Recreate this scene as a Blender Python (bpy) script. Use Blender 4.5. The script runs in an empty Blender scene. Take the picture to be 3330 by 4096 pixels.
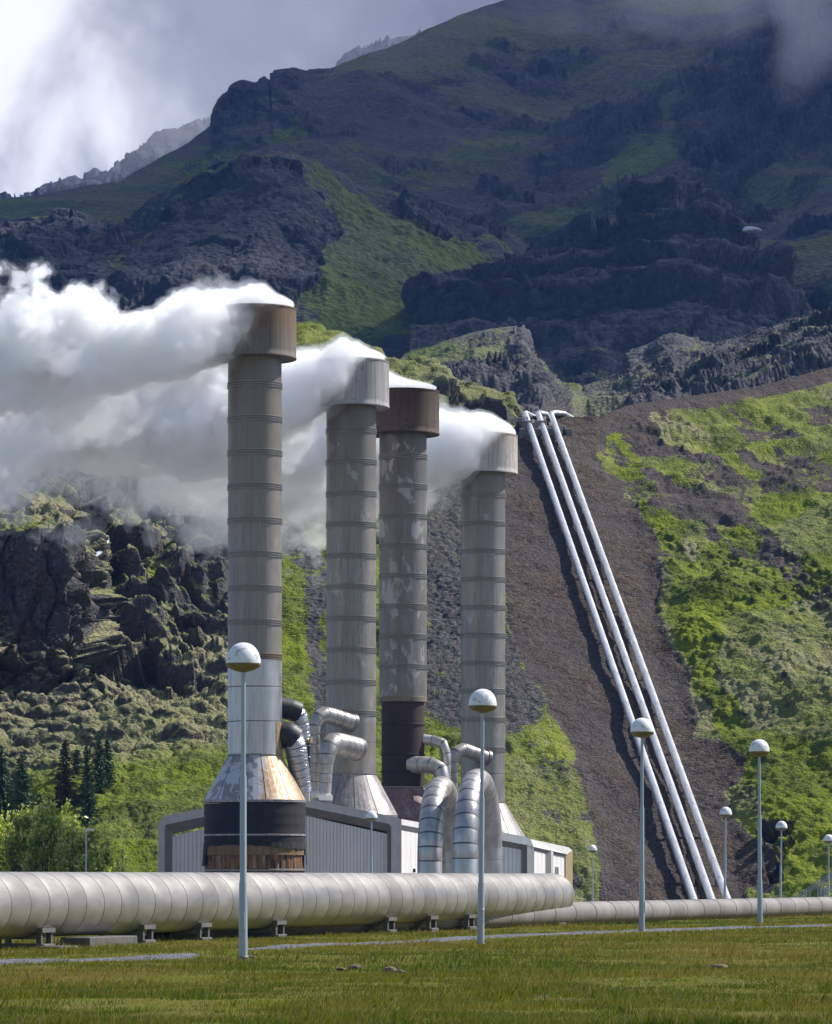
import bpy, bmesh, math, random
import numpy as np
from mathutils import Vector, Matrix

R = math.radians
SC = bpy.context.scene
COL = SC.collection
random.seed(7)

# ------------------------------------------------------------------ camera, light, exposure
F = 4.5 * 3330.0            # focal length in photograph pixels
CX, HY, EYE = 1665.0, 3508.0, 1.55   # centre column, horizon row, eye height
cam_data = bpy.data.cameras.new('camera')
cam = bpy.data.objects.new('camera', cam_data)
COL.objects.link(cam)
cam.location = (0, 0, EYE)
cam.rotation_euler = (R(90), 0, 0)
cam_data.sensor_fit = 'HORIZONTAL'
cam_data.sensor_width = 36
cam_data.lens = 162
cam_data.shift_y = 1460.0 / 3330.0
cam_data.clip_start = 1.0
cam_data.clip_end = 30000
SC.camera = cam

SUN_ELEV, SUN_AZ = R(46), R(66)      # azimuth measured from the view direction (+Y) towards the right (+X)
sun_data = bpy.data.lights.new('sun', 'SUN')
sun_data.energy = 5.0
sun_data.angle = R(0.53)
sun_data.color = (1.0, 0.96, 0.90)
sun = bpy.data.objects.new('sun', sun_data)
COL.objects.link(sun)
sdir = Vector((math.cos(SUN_ELEV) * math.sin(SUN_AZ), math.cos(SUN_ELEV) * math.cos(SUN_AZ), math.sin(SUN_ELEV)))
sun.rotation_euler = (-sdir).to_track_quat('-Z', 'Y').to_euler()

SC.view_settings.view_transform = 'Standard'
SC.view_settings.look = 'None'
SC.view_settings.exposure = 0.5
SC.view_settings.gamma = 1.0
SC.render.engine = 'CYCLES'
SC.cycles.use_denoising = True
SC.cycles.max_bounces = 26
SC.cycles.diffuse_bounces = 3
SC.cycles.glossy_bounces = 3
SC.cycles.transmission_bounces = 4
SC.cycles.volume_bounces = 24
SC.cycles.transparent_max_bounces = 8
SC.cycles.volume_step_rate = 1.0
SC.cycles.volume_max_steps = 256


class NT:
    """small helper to write node trees"""
    def __init__(self, tree):
        self.t = tree
        tree.nodes.clear()

    def n(self, kind, **kw):
        nd = self.t.nodes.new(kind)
        for k, v in kw.items():
            setattr(nd, k, v)
        return nd

    def link(self, a, b):
        self.t.links.new(a, b)

    def put(self, sock, v):
        if isinstance(v, bpy.types.NodeSocket):
            self.link(v, sock)
        elif v is not None:
            sock.default_value = v

    def math(self, op, a, b=None, c=None, clamp=False):
        nd = self.n('ShaderNodeMath', operation=op, use_clamp=clamp)
        self.put(nd.inputs[0], a)
        if b is not None: self.put(nd.inputs[1], b)
        if c is not None: self.put(nd.inputs[2], c)
        return nd.outputs[0]

    def vmath(self, op, a, b=None, scale=None):
        nd = self.n('ShaderNodeVectorMath', operation=op)
        self.put(nd.inputs[0], a)
        if b is not None: self.put(nd.inputs[1], b)
        if scale is not None: self.put(nd.inputs['Scale'], scale)
        return nd.outputs['Value'] if op in ('LENGTH', 'DOT_PRODUCT', 'DISTANCE') else nd.outputs[0]

    def mix(self, fac, a, b):
        nd = self.n('ShaderNodeMix', data_type='RGBA')
        self.put(nd.inputs[0], fac)
        self.put(nd.inputs[6], a)
        self.put(nd.inputs[7], b)
        return nd.outputs[2]

    def noise(self, vec, scale, detail=4, rough=0.55, dist=0.0):
        nd = self.n('ShaderNodeTexNoise')
        self.put(nd.inputs['Vector'], vec)
        nd.inputs['Scale'].default_value = scale
        nd.inputs['Detail'].default_value = detail
        nd.inputs['Roughness'].default_value = rough
        nd.inputs['Distortion'].default_value = dist
        return nd.outputs[0]

    def voronoi(self, vec, scale, feature='F1', out='Distance', rand=1.0, detail=0.0):
        nd = self.n('ShaderNodeTexVoronoi', feature=feature)
        self.put(nd.inputs['Vector'], vec)
        nd.inputs['Scale'].default_value = scale
        nd.inputs['Randomness'].default_value = rand
        nd.inputs['Detail'].default_value = detail
        return nd.outputs[out]

    def step(self, v, a, b, smooth=True):
        nd = self.n('ShaderNodeMapRange', interpolation_type='SMOOTHSTEP' if smooth else 'LINEAR', clamp=True)
        self.put(nd.inputs[0], v)
        self.put(nd.inputs[1], a)
        self.put(nd.inputs[2], b)
        return nd.outputs[0]

    def map(self, v, a, b, c, d):
        nd = self.n('ShaderNodeMapRange', clamp=True)
        for i, q in enumerate((v, a, b, c, d)):
            self.put(nd.inputs[i], q)
        return nd.outputs[0]

    def scalev(self, vec, s):
        nd = self.n('ShaderNodeVectorMath', operation='MULTIPLY')
        self.put(nd.inputs[0], vec)
        nd.inputs[1].default_value = s
        return nd.outputs[0]

    def attr(self, name):
        return self.n('ShaderNodeAttribute', attribute_name=name).outputs['Fac']

    def xyz(self, vec):
        nd = self.n('ShaderNodeSeparateXYZ')
        self.put(nd.inputs[0], vec)
        return nd.outputs[0], nd.outputs[1], nd.outputs[2]


def rgb(r, g, b):
    return (r, g, b, 1.0)


# sky: Nishita plus a bank of cloud low behind the ridge
world = bpy.data.worlds.new('World')
SC.world = world
world.use_nodes = True
w = NT(world.node_tree)
sky = w.n('ShaderNodeTexSky', sky_type='NISHITA')
sky.sun_disc = False
sky.sun_elevation = SUN_ELEV
sky.sun_rotation = SUN_AZ
sky.air_density = 1.0
sky.dust_density = 0.6
sky.ozone_density = 1.5
tc = w.n('ShaderNodeTexCoord')
dirv = tc.outputs['Generated']
dx, dy, dz = w.xyz(dirv)
cn = w.noise(w.scalev(dirv, (1.0, 0.6, 1.0)), 11.0, 6, 0.5, 0.25)
cn2 = w.noise(w.vmath('ADD', w.scalev(dirv, (1.0, 0.6, 0.75)), (0.37, 0.1, 0.21)), 21.0, 7, 0.55, 0.35)
# a bank of cloud along the mountains; clear blue above and behind
bank = w.math('MULTIPLY', w.map(dz, 0.30, 0.42, 1.0, 0.0), w.map(dy, 0.2, 0.6, 0.0, 1.0))
edge = w.step(w.math('ADD', cn, w.map(dx, -0.14, -0.105, -0.30, 0.30)), 0.26, 0.44)
cover = w.math('MULTIPLY', bank, edge)
# bright where thin, grey where thick, thicker towards the slope
thick = w.math('ADD', w.math('ADD', w.math('MULTIPLY', cn2, 0.55), w.math('MULTIPLY', cn, 0.45)), w.math('MULTIPLY', w.math('ADD', dx, 0.085), -2.6))
tone = w.step(thick, 0.36, 0.56)
cloud_col = w.mix(tone, rgb(1.65, 1.66, 1.78), rgb(9.2, 9.2, 9.2))
bg_col = w.mix(cover, sky.outputs[0], cloud_col)
bg = w.n('ShaderNodeBackground')
w.link(bg_col, bg.inputs[0])
bg.inputs[1].default_value = 0.10
wo = w.n('ShaderNodeOutputWorld')
w.link(bg.outputs[0], wo.inputs[0])


def P(x, y, d):
    """photograph pixel at distance d -> world point"""
    return Vector(((x - CX) / F * d, d, EYE - (y - HY) / F * d))


def tag(o, label=None, cat=None, group=None, kind=None):
    if label: o['label'] = label
    if cat: o['category'] = cat
    if group: o['group'] = group
    if kind: o['kind'] = kind
    return o


def empty(name, loc=(0, 0, 0), rz=0.0):
    o = bpy.data.objects.new(name, None)
    COL.objects.link(o)
    o.location = loc
    o.rotation_euler = (0, 0, rz)
    o.empty_display_size = 0.3
    return o


def mesh_obj(name, verts, faces, mats, parent=None, smooth=True, midx=None, loc=None):
    me = bpy.data.meshes.new(name)
    me.from_pydata([tuple(v) for v in verts], [], faces)
    for m in (mats if isinstance(mats, (list, tuple)) else [mats]):
        me.materials.append(m)
    if midx is not None:
        me.polygons.foreach_set('material_index', np.array(midx, dtype=np.int32))
    if smooth is not False:
        me.polygons.foreach_set('use_smooth', np.ones(len(me.polygons), dtype=bool))
        if smooth == 'auto':
            try:
                me.set_sharp_from_angle(angle=R(35))
            except Exception:
                pass
    me.update()
    o = bpy.data.objects.new(name, me)
    COL.objects.link(o)
    if parent is not None: o.parent = parent
    if loc is not None: o.location = loc
    return o


class MB:
    """collects shapes that belong to one mesh"""
    def __init__(self):
        self.v, self.f, self.m = [], [], []

    def add(self, verts, faces, mi=0):
        k = len(self.v)
        self.v.extend([tuple(q) for q in verts])
        for fc in faces:
            self.f.append(tuple(i + k for i in fc))
            self.m.append(mi)

    def box(self, lo, hi, mi=0, bev=0.0, mat=None):
        x0, y0, z0 = lo
        x1, y1, z1 = hi
        bm = bmesh.new()
        bmesh.ops.create_cube(bm, size=1.0)
        for q in bm.verts:
            q.co = Vector(((x0 + x1) / 2 + q.co.x * (x1 - x0), (y0 + y1) / 2 + q.co.y * (y1 - y0), (z0 + z1) / 2 + q.co.z * (z1 - z0)))
        if bev:
            bmesh.ops.bevel(bm, geom=list(bm.edges), offset=bev, segments=1, affect='EDGES')
        if mat is not None:
            bmesh.ops.transform(bm, matrix=mat, verts=bm.verts)
        bm.verts.index_update()
        self.add([q.co.copy() for q in bm.verts], [[q.index for q in fc.verts] for fc in bm.faces], mi)
        bm.free()
        return self

    def lathe(self, prof, n=48, mis=None, centre=(0, 0), cap0=False, cap1=False):
        """prof: list of (r, z); mis: material index per segment"""
        vs, fs, ms = [], [], []
        for r, z in prof:
            for i in range(n):
                a = 2 * math.pi * i / n
                vs.append((centre[0] + r * math.cos(a), centre[1] + r * math.sin(a), z))
        k0 = len(self.v)
        self.v.extend(vs)
        for k in range(len(prof) - 1):
            for i in range(n):
                j = (i + 1) % n
                self.f.append((k0 + k * n + i, k0 + k * n + j, k0 + (k + 1) * n + j, k0 + (k + 1) * n + i))
                self.m.append(mis[k] if mis else 0)
        if cap0:
            self.f.append(tuple(k0 + i for i in reversed(range(n)))); self.m.append(mis[0] if mis else 0)
        if cap1:
            b = k0 + (len(prof) - 1) * n
            self.f.append(tuple(b + i for i in range(n))); self.m.append(mis[-1] if mis else 0)
        return self

    def tube(self, pts, rad, n=20, mi=0, caps=True, mis=None):
        pts = [Vector(p) for p in pts]
        if not isinstance(rad, (list, tuple)): rad = [rad] * len(pts)
        t0 = (pts[1] - pts[0]).normalized()
        up = Vector((0, 0, 1)) if abs(t0.z) < 0.9 else Vector((0, 1, 0))
        u = t0.cross(up).normalized()
        k0 = len(self.v)
        for i, p in enumerate(pts):
            a = pts[i] - pts[i - 1] if i > 0 else pts[1] - pts[0]
            b = pts[i + 1] - pts[i] if i < len(pts) - 1 else a
            if a.length < 1e-9: a = b
            if b.length < 1e-9: b = a
            t = (a.normalized() + b.normalized()).normalized()
            u = (u - t * u.dot(t)).normalized()
            v = t.cross(u)
            for q in range(n):
                an = 2 * math.pi * q / n
                self.v.append(tuple(p + (u * math.cos(an) + v * math.sin(an)) * rad[i]))
        for i in range(len(pts) - 1):
            for q in range(n):
                j = (q + 1) % n
                self.f.append((k0 + i * n + q, k0 + i * n + j, k0 + (i + 1) * n + j, k0 + (i + 1) * n + q))
                self.m.append(mis[i] if mis else mi)
        if caps:
            self.f.append(tuple(k0 + q for q in reversed(range(n)))); self.m.append(mis[0] if mis else mi)
            b = k0 + (len(pts) - 1) * n
            self.f.append(tuple(b + q for q in range(n))); self.m.append(mis[-1] if mis else mi)
        return self

    def prism(self, poly, a, b, mi=0):
        """poly: list of 3D points (front); extruded by vector b-a"""
        n = len(poly)
        off = Vector(b) - Vector(a)
        vs = [Vector(p) for p in poly] + [Vector(p) + off for p in poly]
        fs = [tuple(range(n)), tuple(reversed(range(n, 2 * n)))]
        for i in range(n):
            j = (i + 1) % n
            fs.append((i, n + i, n + j, j))
        self.add(vs, fs, mi)
        return self

    def build(self, name, mats, parent=None, smooth='auto', loc=None):
        return mesh_obj(name, self.v, self.f, mats, parent, smooth, self.m, loc)


def fillet(pts, rad, n=8):
    """polyline with rounded corners; rad per inner corner"""
    pts = [Vector(p) for p in pts]
    if not isinstance(rad, (list, tuple)): rad = [rad] * (len(pts) - 2)
    out = [pts[0]]
    for i in range(1, len(pts) - 1):
        a, b = (pts[i - 1] - pts[i]).normalized(), (pts[i + 1] - pts[i]).normalized()
        ang = math.acos(max(-1, min(1, a.dot(b))))
        tl = rad[i - 1] / math.tan(ang / 2)
        c = pts[i] + (a + b).normalized() * (rad[i - 1] / math.sin(ang / 2))
        s, e = pts[i] + a * tl - c, pts[i] + b * tl - c
        sw = math.pi - ang
        ax = s.cross(e).normalized()
        for k in range(n + 1):
            out.append(c + Matrix.Rotation(sw * k / n, 3, ax) @ s)
    out.append(pts[-1])
    return out


def resample(pts, step):
    """points every STEP along the line, corners of the line kept only by density"""
    pts = [Vector(p) for p in pts]
    L = [0.0]
    for a, b in zip(pts, pts[1:]): L.append(L[-1] + (b - a).length)
    n = max(2, int(round(L[-1] / step)))
    out = []
    for k in range(n + 1):
        s = L[-1] * k / n
        i = min(len(pts) - 2, max(0, int(np.searchsorted(L, s)) - 1))
        t = (s - L[i]) / max(1e-9, L[i + 1] - L[i])
        out.append(pts[i].lerp(pts[i + 1], t))
    return out


def seamed_tube(pts, r, lip=0.012, width=0.05, n=28, skip_ends=True, rads=None):
    """a clad pipe: one ring per sheet joint with a narrow dark groove; returns pts, radii, material indices for MB.tube"""
    P_, R_, M_ = [], [], []
    for i, p in enumerate(pts):
        rr = rads[i] if rads else r
        if (i == 0 or i == len(pts) - 1) and skip_ends:
            P_.append(p); R_.append(rr)
            M_.append(0)
            continue
        d = (pts[min(i + 1, len(pts) - 1)] - pts[max(0, i - 1)]).normalized()
        P_ += [p - d * width / 2, p - d * width / 6, p + d * width / 6, p + d * width / 2]
        R_ += [rr, rr - lip, rr - lip, rr + lip * 0.6]
        M_ += [1, 1, 1, 0]
    return P_, R_, M_[:len(P_) - 1]


# ------------------------------------------------------------------ numpy noise
def _h(ix, iy, iz, seed):
    with np.errstate(over='ignore'):
        h = (ix.astype(np.uint32) * np.uint32(374761393)) ^ (iy.astype(np.uint32) * np.uint32(668265263)) ^ (iz.astype(np.uint32) * np.uint32(2147483647 - 58)) ^ np.uint32((seed * 1274126177) & 0xffffffff)
        h = (h ^ (h >> np.uint32(13))) * np.uint32(1274126177)
        h = (h ^ (h >> np.uint32(16))) * np.uint32(2246822519)
        h = h ^ (h >> np.uint32(15))
    return h


def _hf(ix, iy, iz, seed):
    return _h(ix, iy, iz, seed).astype(np.float32) / np.float32(4294967295.0)


def vnoise(p, seed=0):
    """value noise in 0..1; p: (...,3)"""
    i = np.floor(p).astype(np.int64)
    f = (p - i).astype(np.float32)
    u = f * f * f * (f * (f * 6 - 15) + 10)
    x, y, z = i[..., 0], i[..., 1], i[..., 2]
    out = 0
    for a in (0, 1):
        wx = u[..., 0] if a else 1 - u[..., 0]
        for b in (0, 1):
            wy = u[..., 1] if b else 1 - u[..., 1]
            for c in (0, 1):
                wz = u[..., 2] if c else 1 - u[..., 2]
                out = out + wx * wy * wz * _hf(x + a, y + b, z + c, seed)
    return out


def fbm(p, scale, octv=5, seed=0, gain=0.5, ridged=False):
    """-1..1 roughly; scale = size of the largest feature in metres"""
    q = np.asarray(p, dtype=np.float64) / scale
    s, a, tot = 0.0, 1.0, 0.0
    for k in range(octv):
        v = vnoise(q + 17.3 * k, seed + k) * 2 - 1
        if ridged: v = 1 - 2 * np.abs(v)
        s = s + a * v
        tot += a
        a *= gain
        q = q * 2.03
    return s / tot * 1.6


def worley(p, scale, seed=0, stretch=(1, 1, 1)):
    """F1, F2 and a random value of the nearest cell"""
    q = np.asarray(p, dtype=np.float64) / (scale * np.array(stretch))
    i = np.floor(q).astype(np.int64)
    f1 = np.full(q.shape[:-1], 9.0, dtype=np.float32)
    f2 = f1.copy()
    cr = np.zeros_like(f1)
    for a in (-1, 0, 1):
        for b in (-1, 0, 1):
            for c in (-1, 0, 1):
                x, y, z = i[..., 0] + a, i[..., 1] + b, i[..., 2] + c
                h = _h(x, y, z, seed)
                ox = (h & np.uint32(1023)).astype(np.float32) / 1023
                oy = ((h >> np.uint32(10)) & np.uint32(1023)).astype(np.float32) / 1023
                oz = ((h >> np.uint32(20)) & np.uint32(1023)).astype(np.float32) / 1023
                d = np.sqrt((x + ox - q[..., 0]) ** 2 + (y + oy - q[..., 1]) ** 2 + (z + oz - q[..., 2]) ** 2).astype(np.float32)
                near = d < f1
                f2 = np.where(near, f1, np.minimum(f2, d))
                cr = np.where(near, _hf(x, y, z, seed + 99), cr)
                f1 = np.where(near, d, f1)
    return f1, f2, cr


def facets(p, scale, seed=0, stretch=(1, 1, 1)):
    """broken rock: a tilted plane per cell, distance to the cell border, a random value per cell"""
    q = np.asarray(p, dtype=np.float64) / (scale * np.array(stretch))
    i = np.floor(q).astype(np.int64)
    f1 = np.full(q.shape[:-1], 9.0, dtype=np.float32)
    f2 = f1.copy()
    cr = np.zeros_like(f1)
    tl = np.zeros_like(f1)
    for a in (-1, 0, 1):
        for b in (-1, 0, 1):
            for c in (-1, 0, 1):
                x, y, z = i[..., 0] + a, i[..., 1] + b, i[..., 2] + c
                h = _h(x, y, z, seed)
                ox = x + (h & np.uint32(1023)).astype(np.float32) / 1023 - q[..., 0]
                oy = y + ((h >> np.uint32(10)) & np.uint32(1023)).astype(np.float32) / 1023 - q[..., 1]
                oz = z + ((h >> np.uint32(20)) & np.uint32(1023)).astype(np.float32) / 1023 - q[..., 2]
                d = np.sqrt(ox * ox + oy * oy + oz * oz).astype(np.float32)
                g = _h(x, y, z, seed + 99)
                rx = (g & np.uint32(1023)).astype(np.float32) / 511.5 - 1
                ry = ((g >> np.uint32(10)) & np.uint32(1023)).astype(np.float32) / 511.5 - 1
                rz = ((g >> np.uint32(20)) & np.uint32(1023)).astype(np.float32) / 511.5 - 1
                near = d < f1
                f2 = np.where(near, f1, np.minimum(f2, d))
                tl = np.where(near, ox * rx + oy * ry + oz * rz, tl)
                cr = np.where(near, (h >> np.uint32(5) & np.uint32(1023)).astype(np.float32) / 1023, cr)
                f1 = np.where(near, d, f1)
    return tl, f2 - f1, cr


def inpoly(px, py, pts):
    ins = np.zeros(px.shape, dtype=bool)
    n = len(pts)
    for i in range(n):
        x0, y0 = pts[i]
        x1, y1 = pts[(i + 1) % n]
        if y0 == y1: continue
        c = (y0 > py) != (y1 > py)
        ins ^= c & (px < (x1 - x0) * (py - y0) / (y1 - y0) + x0)
    return ins.astype(np.float32)


def blur(a, ky, kx):
    """separable box blur, edges held"""
    for ax, k in ((0, ky), (1, kx)):
        if k < 1: continue
        pad = [(0, 0), (0, 0)]
        pad[ax] = (k + 1, k)
        b = np.pad(a, pad, mode='edge')
        c = np.cumsum(b, axis=ax, dtype=np.float64)
        n = a.shape[ax]
        w_ = 2 * k + 1
        a = (np.take(c, range(w_, w_ + n), axis=ax) - np.take(c, range(0, n), axis=ax)) / w_
    return a


def grid_obj(name, V, mats, attrs=None, smooth=True):
    """V: (ny, nx, 3) -> quad grid object"""
    ny, nx = V.shape[:2]
    me = bpy.data.meshes.new(name)
    me.vertices.add(ny * nx)
    me.vertices.foreach_set('co', V.reshape(-1).astype(np.float32))
    idx = np.arange(ny * nx, dtype=np.int32).reshape(ny, nx)
    q = np.stack([idx[:-1, :-1], idx[:-1, 1:], idx[1:, 1:], idx[1:, :-1]], axis=-1).reshape(-1, 4)
    nf = len(q)
    me.loops.add(nf * 4)
    me.loops.foreach_set('vertex_index', q.reshape(-1))
    me.polygons.add(nf)
    me.polygons.foreach_set('loop_start', np.arange(0, nf * 4, 4, dtype=np.int32))
    me.polygons.foreach_set('use_smooth', np.full(nf, smooth, dtype=bool))
    for k, a in (attrs or {}).items():
        at = me.attributes.new(k, 'FLOAT', 'POINT')
        at.data.foreach_set('value', a.reshape(-1).astype(np.float32))
    me.update(calc_edges=True)
    me.validate()
    for m in (mats if isinstance(mats, (list, tuple)) else [mats]): me.materials.append(m)
    o = bpy.data.objects.new(name, me)
    COL.objects.link(o)
    return o
# ------------------------------------------------------------------ terrain
def terrain_mat(name, size, rock_a, rock_b, soil_a, soil_b, green_a, green_b, dry_a, dry_b, bump=0.6, flat=0.62, rubble=0.35):
    """size: metres of a typical lump; rock shows on steep faces, moss and grass where the attributes put them"""
    m = bpy.data.materials.new(name)
    m.use_nodes = True
    t = NT(m.node_tree)
    geo = t.n('ShaderNodeNewGeometry')
    pos = t.n('ShaderNodeTexCoord').outputs['Object']
    nx, ny, nz = t.xyz(geo.outputs['Normal'])
    moss, dry, soil = t.attr('moss'), t.attr('dry'), t.attr('soil')
    n1 = t.noise(pos, 1.0 / size, 5, 0.6)
    n2 = t.noise(pos, 4.1 / size, 5, 0.65)
    n3 = t.noise(pos, 0.22 / size, 4, 0.55)
    vd = t.voronoi(pos, 5.0 / size, rand=1.0)
    vc = t.voronoi(pos, 5.0 / size, out='Color')
    vx, vy, vz = t.xyz(vc)
    # bare ground: dark stones over soil
    stone = t.mix(vx, rgb(*rock_a), rgb(*rock_b))
    stone = t.mix(t.step(n1, 0.35, 0.7), stone, rgb(*[(a + b) * 0.38 for a, b in zip(rock_a, rock_b)]))
    dirt = t.mix(t.step(n1, 0.3, 0.7), rgb(*soil_a), rgb(*soil_b))
    dirt = t.mix(t.math('MULTIPLY', t.step(vz, 0.62, 0.95), rubble), dirt, rgb(*[min(1, 1.5 * b) for b in rock_b]))
    bare = t.mix(soil, stone, dirt)
    # plants
    gr = t.mix(t.step(t.math('ADD', t.math('MULTIPLY', n2, 0.5), t.math('MULTIPLY', n3, 0.5)), 0.35, 0.65), rgb(*green_a), rgb(*green_b))
    dr = t.mix(t.step(n2, 0.3, 0.7), rgb(*dry_a), rgb(*dry_b))
    veg = t.mix(t.math('ADD', dry, t.math('MULTIPLY', t.math('SUBTRACT', n1, 0.5), 0.7), clamp=True), gr, dr)
    # cover: the attribute, broken up, and none on steep rock
    c = t.math('ADD', moss, t.math('MULTIPLY', t.math('SUBTRACT', t.math('ADD', t.math('MULTIPLY', n1, 0.55), t.math('MULTIPLY', n2, 0.45)), 0.5), 1.7))
    cov = t.step(c, 0.42, 0.58)
    steep = t.math('ADD', nz, t.math('MULTIPLY', t.math('SUBTRACT', n2, 0.5), 0.25))
    cov = t.math('MULTIPLY', cov, t.step(steep, flat - 0.14, flat + 0.1))
    col = t.mix(cov, bare, veg)
    bs = t.n('ShaderNodeBsdfPrincipled')
    t.link(col, bs.inputs['Base Color'])
    bs.inputs['Roughness'].default_value = 0.95
    bs.inputs['Specular IOR Level'].default_value = 0.15
    bh = t.math('ADD', t.math('MULTIPLY', n2, 0.7), t.math('MULTIPLY', t.math('SUBTRACT', 0.6, vd), 0.5))
    bp = t.n('ShaderNodeBump')
    bp.inputs['Strength'].default_value = bump
    bp.inputs['Distance'].default_value = size * 0.22
    t.link(bh, bp.inputs['Height'])
    t.link(bp.outputs[0], bs.inputs['Normal'])
    o = t.n('ShaderNodeOutputMaterial')
    t.link(bs.outputs[0], o.inputs[0])
    return m


def layer(name, x0, x1, nx, contours, rows, shape, mat, back=((15, 6), (60, 40), (160, 120)), soft=6):
    """A hill face. contours: lists of (column, row, distance) from the foot to the crest; the surface runs through them
    and falls away behind the crest. shape(V, N, px, py, t) -> (displacement along the normal, attributes)."""
    xs = np.linspace(x0, x1, nx)
    ys, ws = [], []
    for c in contours:
        cx = [q[0] for q in c]
        ys.append(np.interp(xs, cx, [q[1] for q in c]))
        ws.append(np.interp(xs, cx, [1.0 / q[2] for q in c]))
    Y, W, T = [], [], []
    nseg = len(contours) - 1
    for k in range(nseg):
        n = rows[k]
        for i in range(n + (1 if k == nseg - 1 else 0)):
            t = i / n
            Y.append(ys[k] * (1 - t) + ys[k + 1] * t)
            W.append(ws[k] * (1 - t) + ws[k + 1] * t)
            T.append((k + t) / nseg)
    Y, W = np.array(Y), np.array(W)
    if soft:
        W = blur(blur(W, soft, soft), soft, soft)
    PX = np.broadcast_to(xs, Y.shape).copy()
    D = 1.0 / W
    V = np.stack([(PX - CX) / F * D, D, EYE - (Y - HY) / F * D], axis=-1)
    # the far side of the crest
    top = V[-1]
    out = [top + np.array([0, dd, -dz]) + np.stack([top[:, 0] / top[:, 1] * dd, 0 * top[:, 0], 0 * top[:, 0]], -1) for dd, dz in back]
    V = np.concatenate([V, np.array(out)], axis=0)
    PY = np.concatenate([Y, np.repeat(Y[-1:], len(back), 0)], 0)
    PX = np.concatenate([PX, np.repeat(PX[-1:], len(back), 0)], 0)
    TT = np.concatenate([np.array(T), np.ones(len(back))])[:, None] * np.ones((1, nx))
    gu = np.gradient(V, axis=1)
    gv = np.gradient(V, axis=0)
    N = np.cross(gu, gv)
    N /= np.linalg.norm(N, axis=-1, keepdims=True) + 1e-9
    N = np.stack([blur(N[..., i], 4, 4) for i in range(3)], -1)
    N /= np.linalg.norm(N, axis=-1, keepdims=True) + 1e-9
    disp, attrs = shape(V, N, PX, PY, TT)
    V = V + N * disp[..., None]
    o = grid_obj(name, V, mat, attrs)
    tag(o, kind='structure')
    return o, V, PX, PY


def sm(v, a, b):
    t = np.clip((v - a) / (b - a), 0, 1)
    return t * t * (3 - 2 * t)


def warp(V, px, py, amt, scale, seed):
    """photo coordinates stirred by world noise, for ragged borders"""
    a = fbm(V, scale, 5, seed, 0.6)
    b = fbm(V, scale, 5, seed + 31, 0.6)
    return px + a * amt, py + b * amt


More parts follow.
